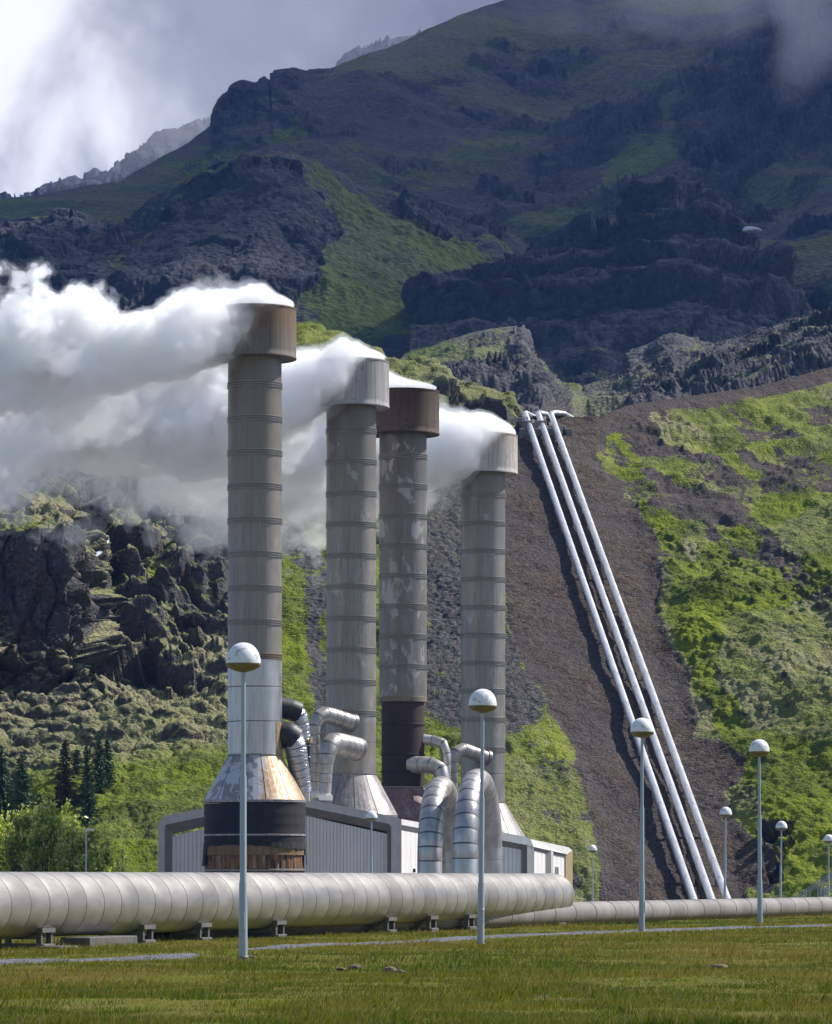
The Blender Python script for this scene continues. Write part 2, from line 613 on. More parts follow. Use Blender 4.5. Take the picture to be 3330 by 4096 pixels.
# ---------------------------------------------------------------- the near hill with the cliff, the rubble and the gravel strip
def near_shape(V, N, px, py, tt):
    wx, wy = warp(V, px, py, 28, 6.0, 3)
    strip = inpoly(wx, wy, [(2080, 1500), (2130, 1500), (2330, 1500), (2370, 1720), (2400, 1850), (2460, 1930), (2540, 2000), (2600, 2110), (2650, 2300), (2620, 2400),
                            (2690, 2560), (2770, 2760), (2790, 2950), (2850, 3000), (2900, 3200), (2960, 3380), (2990, 3700), (2430, 3700), (2390, 3420), (2330, 3100), (2240, 2880),
                            (2120, 2720), (2030, 2500), (1960, 2050), (1800, 1900)])
    crown = inpoly(wx, wy, [(2250, 1300), (4400, 1300), (4400, 1440), (3330, 1525), (3100, 1590), (2800, 1620), (2560, 1690), (2420, 1720), (2380, 1800), (2300, 1700)])
    scree = np.maximum(inpoly(wx, wy, [(1000, 1950), (1300, 2200), (1330, 2350), (1290, 2500), (1330, 2780), (1400, 3300), (1330, 3300), (1230, 2700), (1200, 2300), (900, 1900)]) * 0.7,
                       inpoly(wx, wy, [(1640, 1900), (2000, 1900), (2040, 2500), (2140, 2740), (2200, 2900), (1900, 2960), (1720, 2860), (1690, 2300)]))
    redsoil = np.maximum(inpoly(wx, wy, [(2780, 2940), (2900, 2960), (3000, 3080), (2960, 3160), (2860, 3180), (2800, 3060)]),
                         inpoly(wx, wy, [(2860, 3240), (2980, 3300), (3050, 3420), (3100, 3560), (2960, 3560), (2900, 3400)]))
    strip, crown, scree, redsoil = blur(strip, 2, 3), blur(crown, 5, 7), blur(scree, 6, 8), blur(redsoil, 5, 6)
    cave = inpoly(wx, wy, [(3050, 3300), (3180, 3290), (3190, 3380), (3140, 3470), (3120, 3540), (3060, 3540), (3040, 3420)])
    right = sm(px, 2300, 2500)
    left = 1 - sm(px, 880, 1000)
    cliff = inpoly(px + 10 * fbm(V, 4.0, 3, 71), py + 12 * fbm(V, 4.0, 3, 72), [(-400, 2105), (0, 2125), (150, 2135), (290, 2140), (325, 2260), (345, 2460), (330, 2600), (280, 2690), (150, 2760), (-400, 2770)])
    cliff2 = inpoly(wx, wy, [(-400, 1760), (520, 1760), (590, 1900), (520, 2020), (340, 2050), (160, 1985), (-400, 1950)])
    ledge = inpoly(wx, wy, [(-400, 1960), (160, 1990), (300, 2060), (320, 2140), (-400, 2125)])
    spur = inpoly(wx, wy, [(-400, 2430), (30, 2440), (75, 2600), (80, 2760), (-400, 2780)])
    cliff = np.clip(cliff - spur + cliff2, 0, 1)
    rocky = left * (1 - sm(py, 2640, 2840)) * 1.0
    rubble = left * sm(py, 2500, 2640) * (1 - sm(py, 2960 + (450 - px) * 0.15, 3150 + (450 - px) * 0.15))
    # streaks of scree and moss that run down the right slope
    ang = np.stack([V[..., 0] * 0.75 + V[..., 2] * 0.66, V[..., 1] * 0.25, (V[..., 2] * 0.75 - V[..., 0] * 0.66) * 0.28], -1)
    st = fbm(ang, 5.5, 5, 41, 0.55)
    big = fbm(V, 18.0, 4, 43)
    fine = fbm(V, 2.2, 4, 47)
    lob = worley(V, 1.7, 11)[0]
    lob2 = worley(V, 0.75, 12)[0]
    # rock: blocks in three sizes
    tl, bd, cr = facets(V + fbm(V, 4.0, 3, 5)[..., None] * 0.8, 6.5, 21, (1.0, 1.0, 1.15))
    tg, bg_, cq = facets(V + fbm(V, 1.5, 3, 6)[..., None] * 0.25, 1.9, 24, (1, 1, 1.2))
    g1, g2, cg = worley(V + fbm(V, 1.5, 3, 6)[..., None] * 0.35, 1.9, 22, (1, 1, 1.25))
    h1, h2, ch = worley(V, 0.7, 23)
    crack = sm(bd, 0.0, 0.22)
    blocks = (cr - 0.5) * 4.4 * crack + tl * 4.4 + ((cq - 0.5) * 0.9 + tg * 1.2) * sm(bg_, 0, 0.18) - 0.7 * (1 - sm(bd, 0, 0.12)) + (0.5 - h1) * 0.26 + fbm(V, 2.5, 4, 25, 0.55, ridged=True) * 0.35
    p1, p2, pc = worley(V + fbm(V, 1.4, 3, 27)[..., None] * 0.4, 1.75, 28, (1.35, 1.0, 0.72))
    lumps = (0.58 - p1) * 1.5 + (pc - 0.5) * 0.9 * sm(p2 - p1, 0, 0.3) + (0.6 - lob2) * 0.35 - 0.35 * (1 - sm(p2 - p1, 0, 0.2)) + fbm(V, 6.0, 3, 29) * 0.8
    bare = np.clip(np.maximum(np.maximum(strip, crown), np.maximum(scree, redsoil)), 0, 1)
    bare_wide = blur(bare, 12, 16)
    tuft = -0.15 + (0.6 - lob) * 0.26 + fine * 0.2 + fbm(V, 8.0, 4, 49) * 0.8 + (0.55 - lob2) * 0.22 + fbm(ang, 7.0, 4, 55, 0.5, ridged=True) * 0.45
    wash = fbm(ang * np.array([1.0, 1.0, 0.45]), 2.6, 5, 95, 0.55)
    grav = fbm(V, 0.5, 3, 51) * 0.06 + fbm(V, 9.0, 3, 53) * 0.25 + wash * 0.16 + (0.5 - lob2) * 0.07
    pale = sm(st + 0.35 * fine, 0.05, 0.45) * right * (1 - strip)          # lumpy pale patches on the right slope
    k1, k2, kc = worley(V + fbm(V, 3.0, 3, 75)[..., None] * 0.8, 2.6, 76, (0.8, 1.2, 2.2))
    kt, kb, kq = facets(V + fbm(V, 3.0, 3, 75)[..., None] * 0.6, 2.6, 77, (0.8, 1.2, 1.9))
    face = (kq - 0.5) * 1.3 * sm(kb, 0, 0.2) + kt * 1.5 + (0.5 - h1) * 0.30 + (cg - 0.5) * 0.5 + fbm(V, 7.0, 4, 77) * 1.1
    shelf = (0.62 - lob) * 0.8 + (0.6 - lob2) * 0.4 + fbm(V, 4.0, 3, 78) * 0.6
    blocks = blocks * (1 - cliff) * (1 - ledge * 0.8) + cliff * face + ledge * shelf
    disp = rocky * blocks + rubble * lumps * 0.7 + (1 - rocky) * (1 - rubble) * ((1 - bare_wide) * (tuft + pale * ((0.6 - lob) * 0.2 + (0.6 - lob2) * 0.36)) + bare * grav)
    disp += (tl * 2.0 + (cq - 0.5) * 1.2) * cave - 0.8 * cave * sm(fine, -0.8, 0.5)
    disp += scree * ((0.5 - h1) * 0.3 + (0.5 - g1) * 0.25)
    # crags along the crest
    disp *= (1 - 0.75 * sm(tt, 0.985, 1.0) * right)
    # ground cover
    moss = 0.95 * np.ones_like(px)
    moss = moss - bare * 1.05
    moss = np.where(rocky > 0.5, 0.56 + 0.25 * big - 0.55 * cliff + 0.3 * ledge, moss)
    moss = moss * (1 - rubble) + rubble * (0.80 + 0.3 * big)
    grey = sm(ang_n := fbm(ang + 50, 4.0, 5, 61, 0.6), 0.0, 0.3) * right * (1 - strip)      # grey scree tongues on the right
    upper = 1 - sm(py + (px - 2500) * 0.1, 2250, 2700)
    gaps = sm(fbm(V, 3.2, 5, 93, 0.6), 0.05, 0.5)
    moss = moss - gaps * (0.20 + 0.08 * upper * right) * (1 - rocky) * (1 - rubble) * (1 - bare)
    moss = moss - grey * (0.72 * upper + 0.16)
    moss = moss + bare * 0.30 * sm(worley(V, 1.3, 91)[2], 0.90, 0.97) * sm(worley(V, 1.3, 91)[0], 0.5, 0.2)
    moss = moss + scree * 0.42 * sm(big + fine * 0.8, -0.1, 0.5) + strip * 0.26 * sm(fine + wash, 0.1, 0.9)
    mid = sm(px, 2000, 2080) * (1 - sm(px, 2380, 2440)) * sm(py, 2700, 2950) * (1 - strip)
    moss = moss - mid * 0.3 * sm(ang_n, -0.2, 0.3)
    moss = moss - cave * 0.55
    # pale dry moss against green
    dry = 0.12 + 0.22 * big
    dry = dry + rocky * (0.45 + 0.3 * ledge - 0.5 * sm(fbm(V, 5.0, 3, 79), 0.15, 0.5)) + rubble * 0.62
    v_green = inpoly(wx, wy, [(2400, 1680), (2520, 1740), (2570, 1880), (2700, 1980), (2760, 2250), (2990, 2060), (3250, 1850), (3400, 1760), (3400, 1900), (3100, 2080), (2950, 2300), (3330, 2220),
                              (3330, 2330), (2900, 2500), (2860, 2700), (3000, 2900), (3330, 3000), (4400, 3700), (3120, 3700), (3100, 3300), (2800, 2800), (2660, 2420), (2690, 2320), (2550, 1980), (2440, 1850)])
    low_l = (1 - sm(px, 1000, 1200)) * sm(py, 2960 + (450 - px) * 0.15, 3120 + (450 - px) * 0.15)
    dry = dry - 0.1 * low_l
    dry = dry + right * (0.42 * sm(st, 0.0, 0.4) + 0.08) * (1 - 0.85 * v_green) - 0.22 * v_green
    moss = moss + 0.35 * v_green * right * (1 - strip)
    dry = dry + mid * 0.35 * sm(st, -0.1, 0.3)
    soil = np.clip(np.maximum(strip * (0.66 + 0.55 * wash), redsoil) + crown * 0.55 + 0.25 * big, 0, 1) * (1 - rocky) * (1 - 0.75 * scree)
    soil = np.maximum(soil, rubble * 0.4)
    soil = np.maximum(soil, 0.55 * right * (1 - rocky))
    return disp, dict(moss=np.clip(moss, 0, 1.2), dry=np.clip(dry, 0, 1), soil=np.clip(soil, 0, 1))


M_near = terrain_mat('hill_ground', 1.3, (0.034, 0.031, 0.031), (0.125, 0.115, 0.112), (0.040, 0.027, 0.019), (0.090, 0.062, 0.043),
                     (0.042, 0.062, 0.004), (0.180, 0.215, 0.006), (0.135, 0.120, 0.060), (0.300, 0.276, 0.170), bump=0.85, flat=0.45, rubble=0.3)
near_contours = [
    [(-350, 3680, 300), (400, 3680, 296), (900, 3680, 304), (2050, 3680, 307.7), (2960, 3680, 307.7), (3150, 3680, 304), (3700, 3680, 298)],
    [(-350, 3300, 338), (0, 3300, 336), (620, 3300, 322), (1300, 3300, 325), (2050, 3300, 325.6), (2930, 3300, 325.6), (3330, 3300, 318), (3700, 3300, 314)],
    [(-350, 3000, 350), (0, 3000, 348), (900, 3000, 346), (1300, 3000, 346), (2050, 3000, 341.3), (2750, 3000, 341.3), (3330, 3000, 332), (3700, 3000, 328)],
    [(-350, 2760, 360), (0, 2740, 361), (330, 2760, 362), (620, 2640, 366), (900, 2560, 371), (1300, 2560, 372), (2050, 2560, 367.2), (2640, 2560, 367.2), (3330, 2560, 356), (3700, 2560, 352)],
    [(-350, 2110, 363.5), (0, 2120, 364), (290, 2150, 365), (335, 2300, 368), (380, 2440, 382), (450, 2420, 384), (620, 2400, 386), (900, 2380, 385), (1300, 2360, 383.5), (2050, 2340, 381.8), (2580, 2340, 381.8), (3330, 2310, 374), (3700, 2300, 370)],
    [(-350, 2000, 372), (0, 2030, 373), (260, 2090, 374), (345, 2230, 390), (450, 2220, 394), (620, 2200, 397), (900, 2200, 400), (1300, 2200, 398), (1700, 2120, 397), (2050, 2120, 397.5), (2520, 2120, 397.5), (3330, 2060, 392), (3700, 2040, 388)],
    [(-350, 1830, 404), (0, 1850, 405), (150, 1840, 412), (250, 1880, 414), (350, 1890, 418), (470, 1850, 425), (600, 1900, 428), (800, 1960, 430), (1000, 1960, 430), (1200, 1900, 430), (1500, 1850, 430), (1800, 1790, 430),
     (2000, 1730, 430.5), (2080, 1695, 432.7), (2130, 1662, 434.8), (2400, 1662, 434.8), (2520, 1620, 440), (2800, 1580, 445), (3000, 1550, 448), (3200, 1500, 452), (3330, 1465, 455), (3700, 1380, 460)],
]
hill, hill_V, hill_px, hill_py = layer('hill', -700, 4350, 1640, near_contours, [80, 100, 100, 150, 85, 125], near_shape, M_near)

# ---------------------------------------------------------------- the crag behind the stacks
def crag_shape(V, N, px, py, tt):
    f1, f2, cr = worley(V + fbm(V, 5.0, 3, 105)[..., None] * 1.5, 7.0, 121, (1.0, 1.0, 1.6))
    g1, g2, cg = worley(V, 2.4, 122, (1, 1, 1.4))
    big = fbm(V, 22.0, 4, 143)
    cliff = sm(px, 1480, 1640) * sm(py - np.interp(px, [1100, 1560, 2090], [1300, 1440, 1600]), 10, 60)
    disp = cliff * ((cr - 0.45) * 5.0 * sm(f2 - f1, 0, 0.25) + (0.5 - f1) * 2.0 + (cg - 0.5) * 1.2) + (1 - cliff) * (fbm(V, 3.0, 4, 150) * 0.6 + (0.6 - g1) * 0.9)
    return disp, dict(moss=np.clip(0.85 + 0.3 * big - 0.35 * cliff, 0, 1), dry=np.clip(0.3 + 0.5 * big, 0, 1), soil=np.clip(0.2 + 0 * px, 0, 1))


layer('ridge', 500, 2110, 420, [
    [(500, 2150, 450), (2110, 2000, 450)],
    [(500, 1760, 500), (1100, 1500, 500), (1560, 1620, 492), (1900, 1690, 490), (2110, 1740, 490)],
    [(500, 1720, 510), (700, 1560, 520), (900, 1360, 530), (1100, 1278, 535), (1180, 1283, 535), (1280, 1306, 532), (1400, 1352, 530), (1550, 1420, 525), (1600, 1432, 524), (1660, 1425, 523), (1750, 1452, 520), (1800, 1490, 516),
     (1860, 1530, 514), (1930, 1548, 512), (1980, 1568, 510), (2040, 1574, 508), (2055, 1590, 506), (2080, 1650, 504), (2110, 1690, 504)],
], [40, 90], crag_shape, M_near, back=((10, 4), (40, 30)))

# ---------------------------------------------------------------- knolls further back
M_mid = terrain_mat('knoll_ground', 4.5, (0.030, 0.031, 0.036), (0.120, 0.116, 0.118), (0.06, 0.048, 0.042), (0.10, 0.085, 0.07),
                    (0.040, 0.060, 0.010), (0.12, 0.15, 0.02), (0.11, 0.11, 0.07), (0.19, 0.18, 0.12), bump=0.8, flat=0.5)


def rocky_shape(amp, seeds, stone, green, dryv, moss0, soil0=0.2, stretch=(1.0, 1.0, 1.3), base=None, stone_amp=1.0, soft_amp=1.0, crest=0.35, damp=50):
    def shape(V, N, px, py, tt):
        s = amp
        wv = V + fbm(V, s * 1.6, 3, seeds + 5)[..., None] * s * 0.35
        tl, bd, cr = facets(wv, s * 2.2, seeds + 21, stretch)
        tg, bq, cq = facets(wv, s * 0.85, seeds + 24, stretch)
        g1, g2, cg = worley(wv, s * 0.8, seeds + 22, stretch)
        h1, h2, ch = worley(V, s * 0.3, seeds + 23)
        rid = fbm(V, s * 6, 5, seeds + 33, 0.5, ridged=True)
        big = fbm(V, s * 9, 4, seeds + 43)
        fine = fbm(V, s * 1.5, 4, seeds + 47)
        st = stone(V, px, py, big, fine)
        gr = green(V, px, py, big, fine)
        rsh = fbm(V, s * 3.0, 6, seeds + 61, 0.6, ridged=True)
        blocks = ((cr - 0.5) * 1.2 * sm(bd, 0, 0.2) + tl * 0.9 + (cq - 0.5) * 0.3 + tg * 0.4 + rsh * 0.55 + (0.5 - h1) * 0.10) * s
        soft = (rid * 0.55 + fbm(V, s * 2, 4, seeds + 51) * 0.3 + (0.5 - h1) * 0.12 + (0.5 - g1) * 0.12) * s
        disp = st * blocks * stone_amp + (1 - st) * soft * soft_amp + (base(V, px, py, big, fine) if base else 0)
        disp = disp - disp.mean()
        disp = disp * (crest + (1 - crest) * sm(py - py[-1:], 0, damp))
        moss = moss0 + gr + 0.25 * big - 0.55 * st
        return disp, dict(moss=np.clip(moss, 0, 1.1), dry=np.clip(dryv + 0.4 * big - gr * 0.5 + st * 0.2, 0, 1), soil=np.clip(soil0 + 0.4 * fine, 0, 1))
    return shape


def knoll_stone(V, px, py, big, fine):
    cl = inpoly(px, py, [(1750, 1480), (2190, 1430), (2260, 1560), (2300, 1700), (1700, 1700)]) + inpoly(px, py, [(2080, 1290), (2140, 1330), (2130, 1440), (2030, 1420)])
    r = sm(px, 2440, 2560) * sm(big + fine, -0.3, 0.3)
    return np.clip(cl + r, 0, 1)


def knoll_green(V, px, py, big, fine):
    return 0.5 * inpoly(px, py, [(1560, 1400), (1800, 1390), (2020, 1420), (2060, 1440), (1900, 1470), (1700, 1470)]) + 0.5 * inpoly(px, py, [(2150, 1470), (2230, 1520), (2400, 1540), (2300, 1580), (2200, 1540)])


layer('knoll', 1450, 4350, 760, [
    [(1450, 2000, 600), (3700, 1900, 600)],
    [(1450, 1580, 760), (1700, 1530, 760), (1900, 1500, 750), (2170, 1480, 740), (2240, 1560, 760), (2330, 1600, 780), (2500, 1580, 760), (2800, 1500, 740), (3330, 1400, 700), (3700, 1330, 680)],
    [(1450, 1500, 830), (1550, 1480, 850), (1650, 1402, 900), (1780, 1372, 900), (1900, 1332, 900), (2000, 1316, 890), (2070, 1312, 880), (2090, 1302, 880), (2110, 1345, 880), (2125, 1420, 880), (2170, 1452, 880), (2190, 1500, 890),
     (2240, 1532, 900), (2330, 1548, 920), (2390, 1530, 920), (2450, 1500, 920), (2520, 1440, 920), (2530, 1405, 920), (2600, 1385, 920), (2650, 1345, 910), (2700, 1330, 910), (2760, 1352, 910), (2860, 1372, 900), (2960, 1350, 890),
     (3050, 1322, 870), (3200, 1262, 850), (3330, 1226, 840), (3700, 1150, 820)],
], [70, 110], rocky_shape(5.0, 200, knoll_stone, knoll_green, 0.5, 0.5, 0.2, (1.0, 1.0, 1.2), None, 0.6, 0.8), M_mid, back=((25, 15), (90, 80)), soft=4)

# ---------------------------------------------------------------- the dark mound and the stepped outcrop
M_far = terrain_mat('mountain_ground', 10.0, (0.016, 0.018, 0.025), (0.072, 0.071, 0.082), (0.030, 0.026, 0.027), (0.058, 0.047, 0.044),
                    (0.030, 0.048, 0.010), (0.100, 0.125, 0.020), (0.050, 0.054, 0.036), (0.11, 0.11, 0.075), bump=0.85, flat=0.42)


def mound_stone(V, px, py, big, fine):
    a = inpoly(px + 40 * fine, py + 40 * fine, [(-300, 860), (200, 880), (480, 900), (640, 790), (720, 740), (1000, 640), (1200, 700), (1350, 900), (1280, 1060), (1150, 1200), (700, 1250), (-300, 1300)])
    b = inpoly(px + 25 * fine, py + 25 * fine, [(1560, 740), (1900, 800), (2040, 890), (2000, 930), (1880, 990), (1720, 950), (1620, 860)])
    return np.clip(a * 0.75 * (0.45 + 0.75 * sm(big + 0.5 * fine, -0.25, 0.35)) + b, 0, 1)


def mound_green(V, px, py, big, fine):
    return 0.45 * inpoly(px + 60 * fine, py + 60 * fine, [(1280, 700), (1500, 800), (1700, 900), (1900, 1000), (1960, 1060), (1740, 1150), (1700, 1400), (1300, 1400), (1220, 1150), (1380, 950)]) \
        + 0.3 * inpoly(px + 60 * fine, py + 60 * fine, [(420, 1000), (700, 760), (560, 1000), (420, 1120)])


layer('mound', -750, 2250, 800, [
    [(-350, 2300, 1040), (2250, 2000, 1060)],
    [(-350, 1150, 1180), (500, 1100, 1180), (1000, 1060, 1180), (1300, 1100, 1180), (1700, 1150, 1190), (2250, 1200, 1250)],
    [(-350, 900, 1330), (0, 905, 1330), (150, 872, 1330), (280, 868, 1330), (430, 890, 1320), (560, 830, 1320), (640, 770, 1310), (700, 738, 1300), (800, 690, 1300), (900, 640, 1300), (980, 618, 1300), (1070, 605, 1300), (1160, 618, 1300),
     (1250, 645, 1310), (1330, 680, 1320), (1450, 745, 1330), (1570, 758, 1340), (1650, 780, 1340), (1750, 800, 1350), (1900, 850, 1360), (2000, 900, 1370), (2100, 960, 1380), (2250, 1010, 1390)],
], [90, 150], rocky_shape(9.0, 300, mound_stone, mound_green, 0.35, 0.52, 0.2, (1.3, 1.0, 0.8), None, 0.6, 0.7), M_far, back=((30, 20), (120, 110)), soft=5)


def crop_stone(V, px, py, big, fine):
    return np.clip(0.9 - 0.4 * sm(py, 1250, 1400) + 0.2 * big, 0, 1)


def crop_green(V, px, py, big, fine):
    return 0.3 * sm(py, 1250, 1420) + 0.15 * sm(big, 0.1, 0.5)


def crop_terrace(V, px, py, big, fine):
    z = V[..., 2] + big * 6
    s = (z / 17.0) % 1.0
    return (sm(s, 0.0, 0.18) - s) * 15.0 * (1 - sm(py, 1280, 1380))


crop_V = layer('outcrop', 1640, 3320, 560, [
    [(1640, 1900, 1000), (3320, 1900, 1000)],
    [(1640, 1330, 1130), (2100, 1300, 1120), (2700, 1290, 1110), (3320, 1350, 1110)],
    [(1640, 1240, 1180), (1720, 1180, 1190), (1800, 1130, 1200), (1900, 1090, 1210), (2050, 1010, 1220), (2200, 975, 1230), (2400, 935, 1240), (2480, 870, 1250), (2550, 790, 1260), (2620, 735, 1265), (2690, 715, 1270), (2760, 745, 1270),
     (2830, 790, 1265), (2900, 840, 1260), (2960, 930, 1250), (3020, 1000, 1240), (3080, 1070, 1230), (3140, 1160, 1215), (3180, 1240, 1200), (3320, 1350, 1170)],
], [70, 150], rocky_shape(9.0, 400, crop_stone, crop_green, 0.45, 0.42, stretch=(1.4, 1.0, 0.9), base=crop_terrace, stone_amp=0.5), M_far, back=((25, 12), (110, 90)), soft=4)


# ---------------------------------------------------------------- the mountain
def mt_stone(V, px, py, big, fine):
    wx, wy = px + 45 * fine, py + 45 * fine
    a = inpoly(wx, wy, [(850, 520), (880, 380), (960, 300), (1120, 260), (1350, 260), (1300, 330), (1150, 400), (1000, 470)])
    b = inpoly(wx, wy, [(2120, 560), (2250, 430), (2420, 340), (2560, 340), (2640, 400), (2500, 520), (2300, 600), (2160, 640)])
    c = inpoly(wx, wy, [(2680, 520), (2760, 380), (2980, 150), (3150, 100), (3330, 220), (3330, 420), (3100, 460), (2950, 640), (2760, 600)])
    d = inpoly(wx, wy, [(2300, 760), (2550, 640), (2900, 620), (3050, 740), (2900, 900), (2600, 740)])
    return np.clip(a + 0.9 * b + 0.8 * c + 0.7 * d + 0.7 * sm(fbm(V, 60.0, 5, 555, 0.6), 0.18, 0.42) * sm(py - py[-1:], 60, 200), 0, 1)


def mt_green(V, px, py, big, fine):
    wx, wy = px + 60 * fine, py + 40 * fine
    a = inpoly(wx, wy, [(350, 760), (900, 560), (1300, 500), (1240, 560), (960, 610), (720, 720), (500, 860), (-200, 900), (-200, 830)])
    b = inpoly(wx, wy, [(1380, 700), (1700, 560), (2100, 380), (2250, 330), (2120, 480), (1900, 640), (1600, 740)])
    c = inpoly(wx, wy, [(2000, 860), (2300, 700), (2560, 500), (2800, 380), (2740, 480), (2500, 680), (2350, 830), (2050, 990)])
    return np.clip(0.5 * a + 0.35 * b + 0.5 * c + 0.35 * sm(fbm(V * np.array([0.7, 0.7, 1.0]), 120.0, 4, 556), 0.1, 0.5), 0, 0.55)


def mt_base(V, px, py, big, fine):
    # ribs and gullies that run down to the left
    q = np.stack([V[..., 0] * 0.62 + V[..., 2] * 0.78, V[..., 1] * 0.3, (V[..., 2] * 0.62 - V[..., 0] * 0.78) * 0.3], -1)
    return fbm(q, 170.0, 5, 511, 0.42, ridged=True) * 20.0


M_mtn = terrain_mat('slope_ground', 14.0, (0.020, 0.022, 0.029), (0.072, 0.070, 0.078), (0.022, 0.021, 0.024), (0.040, 0.036, 0.037),
                    (0.019, 0.030, 0.009), (0.076, 0.098, 0.018), (0.034, 0.037, 0.027), (0.070, 0.072, 0.05), bump=0.85, flat=0.40)
mtn_V = layer('mountain', -800, 4350, 1180, [
    [(-400, 1900, 1420), (2200, 1900, 1420), (2900, 1900, 1290), (3750, 1900, 1150)],
    [(-400, 1050, 1560), (1000, 950, 1540), (2000, 1010, 1500), (2800, 1050, 1430), (3200, 1100, 1340), (3750, 1050, 1270)],
    [(-400, 850, 1720), (200, 800, 1790), (600, 740, 1850), (1000, 620, 1900), (1600, 500, 2000), (2300, 420, 2050), (3000, 300, 1950), (3750, 200, 1750)],
    [(-400, 830, 1760), (0, 800, 1800), (100, 790, 1820), (200, 772, 1840), (300, 755, 1850), (400, 738, 1860), (480, 728, 1880), (540, 690, 1900), (600, 660, 1920), (700, 602, 1960), (800, 540, 2000), (850, 505, 2020), (865, 440, 2030), (900, 385, 2040), (930, 365, 2050),
     (960, 332, 2060), (1000, 325, 2070), (1012, 352, 2075), (1030, 320, 2080), (1060, 308, 2090), (1082, 322, 2095), (1095, 282, 2100), (1120, 275, 2110), (1170, 268, 2120), (1240, 288, 2140), (1330, 270, 2160), (1450, 225, 2200), (1550, 195, 2230), (1640, 162, 2260),
     (1750, 108, 2300), (1850, 55, 2340), (2000, 0, 2390), (2200, -60, 2450), (2600, -160, 2500), (3100, -220, 2500), (3750, -250, 2400)],
], [50, 110, 150], rocky_shape(13.0, 500, mt_stone, mt_green, 0.4, 0.46, 0.5, (1.4, 1.0, 0.75), mt_base, 0.8, 0.45, 0.15, 170), M_mtn, back=((60, 40), (250, 250)), soft=8)

layer('far_ridge', -800, 1900, 420, [
    [(-400, 1000, 2600), (1900, 900, 2600)],
    [(-400, 840, 3300), (60, 800, 3300), (120, 782, 3300), (200, 745, 3300), (300, 700, 3300), (330, 715, 3300), (380, 682, 3300), (450, 700, 3300), (452, 650, 3300), (470, 640, 3300), (500, 665, 3300), (560, 580, 3320), (620, 522, 3340), (700, 505, 3360), (780, 500, 3380),
     (860, 472, 3400), (1000, 420, 3450), (1200, 330, 3500), (1300, 290, 3550), (1400, 215, 3600), (1500, 175, 3650), (1600, 140, 3700), (1750, 100, 3750), (1900, 60, 3800)],
], [130], rocky_shape(22.0, 600, lambda V, px, py, b, f: 0.6 + 0 * px, lambda V, px, py, b, f: 0 * px, 0.5, 0.35), M_mtn, back=((60, 40), (250, 250)), soft=4)


# ---------------------------------------------------------------- ground sheet
def ground_z(x, y):
    t = np.clip((y - 148.0) / 120.0, 0, 1)
    z = -2.3 * t * t * (3 - 2 * t)
    return z


xs = np.unique(np.concatenate([np.linspace(-30, 40, 281), np.linspace(-400, 400, 81), np.linspace(-6000, 6000, 61)]))
ys = np.unique(np.concatenate([np.linspace(30, 160, 521), np.linspace(-300, 30, 34), np.linspace(160, 320, 81), np.linspace(320, 9000, 61)]))
GX, GY = np.meshgrid(xs, ys)
GZ = ground_z(GX, GY)
gp = np.stack([GX, GY, 0 * GX], -1)
near_f = (1 - sm(GY, 135, 165)) * sm(GY, 20, 32)
GZ = GZ + near_f * (fbm(gp, 5.0, 4, 700) * 0.055 + fbm(gp, 0.9, 3, 705) * 0.02)


def path_d(x_px):
    """distance of the gravel path at a photo column"""
    return 1.55 * F / (np.interp(x_px, [-200, 0, 720, 1085, 1700, 2340, 2700, 3600], [3875, 3858, 3832, 3800, 3764, 3735, 3722, 3700]) - HY)


gpx = GX / np.maximum(GY, 1) * F + CX
gd = path_d(gpx)
onpath = np.exp(-((GY - gd) / 2.2) ** 2) * (1 - 0.8 * np.exp(-((gpx - 880) / 110.0) ** 2))
GZ = GZ + onpath * 0.05 * near_f
M_ground = bpy.data.materials.new('turf')
M_ground.use_nodes = True
t = NT(M_ground.node_tree)
pos = t.n('ShaderNodeTexCoord').outputs['Object']
n1 = t.noise(pos, 0.35, 5, 0.6)
n2 = t.noise(pos, 2.2, 5, 0.65)
n3 = t.noise(pos, 14.0, 3, 0.6)
c = t.mix(t.step(n1, 0.35, 0.65), rgb(0.12, 0.105, 0.014), rgb(0.11, 0.125, 0.008))
c = t.mix(t.step(n2, 0.5, 0.75), c, rgb(0.11, 0.085, 0.035))
c = t.mix(t.math('MULTIPLY', t.step(n3, 0.45, 0.7), 0.5), c, rgb(0.04, 0.045, 0.012))
stone = t.mix(t.xyz(t.voronoi(pos, 9.0, out='Color'))[0], rgb(0.06, 0.06, 0.07), rgb(0.21, 0.21, 0.24))
yard = t.math('MAXIMUM', t.step(t.xyz(pos)[1], 150.0, 175.0), t.step(t.xyz(pos)[1], 20.0, 0.0))
c = t.mix(yard, c, t.mix(n2, rgb(0.13, 0.13, 0.135), rgb(0.20, 0.20, 0.205)))
pth = t.step(t.math('ADD', t.attr('path'), t.math('MULTIPLY', t.math('SUBTRACT', n2, 0.5), 0.9)), 0.42, 0.6)
c = t.mix(pth, c, stone)
bs = t.n('ShaderNodeBsdfPrincipled')
t.link(c, bs.inputs['Base Color'])
bs.inputs['Roughness'].default_value = 0.95
bs.inputs['Specular IOR Level'].default_value = 0.1
bp = t.n('ShaderNodeBump')
bp.inputs['Strength'].default_value = 0.6
bp.inputs['Distance'].default_value = 0.08
t.link(n3, bp.inputs['Height'])
t.link(bp.outputs[0], bs.inputs['Normal'])
t.link(bs.outputs[0], t.n('ShaderNodeOutputMaterial').inputs[0])
ground = tag(grid_obj('ground', np.stack([GX, GY, GZ], -1), M_ground, dict(path=onpath)), kind='structure')
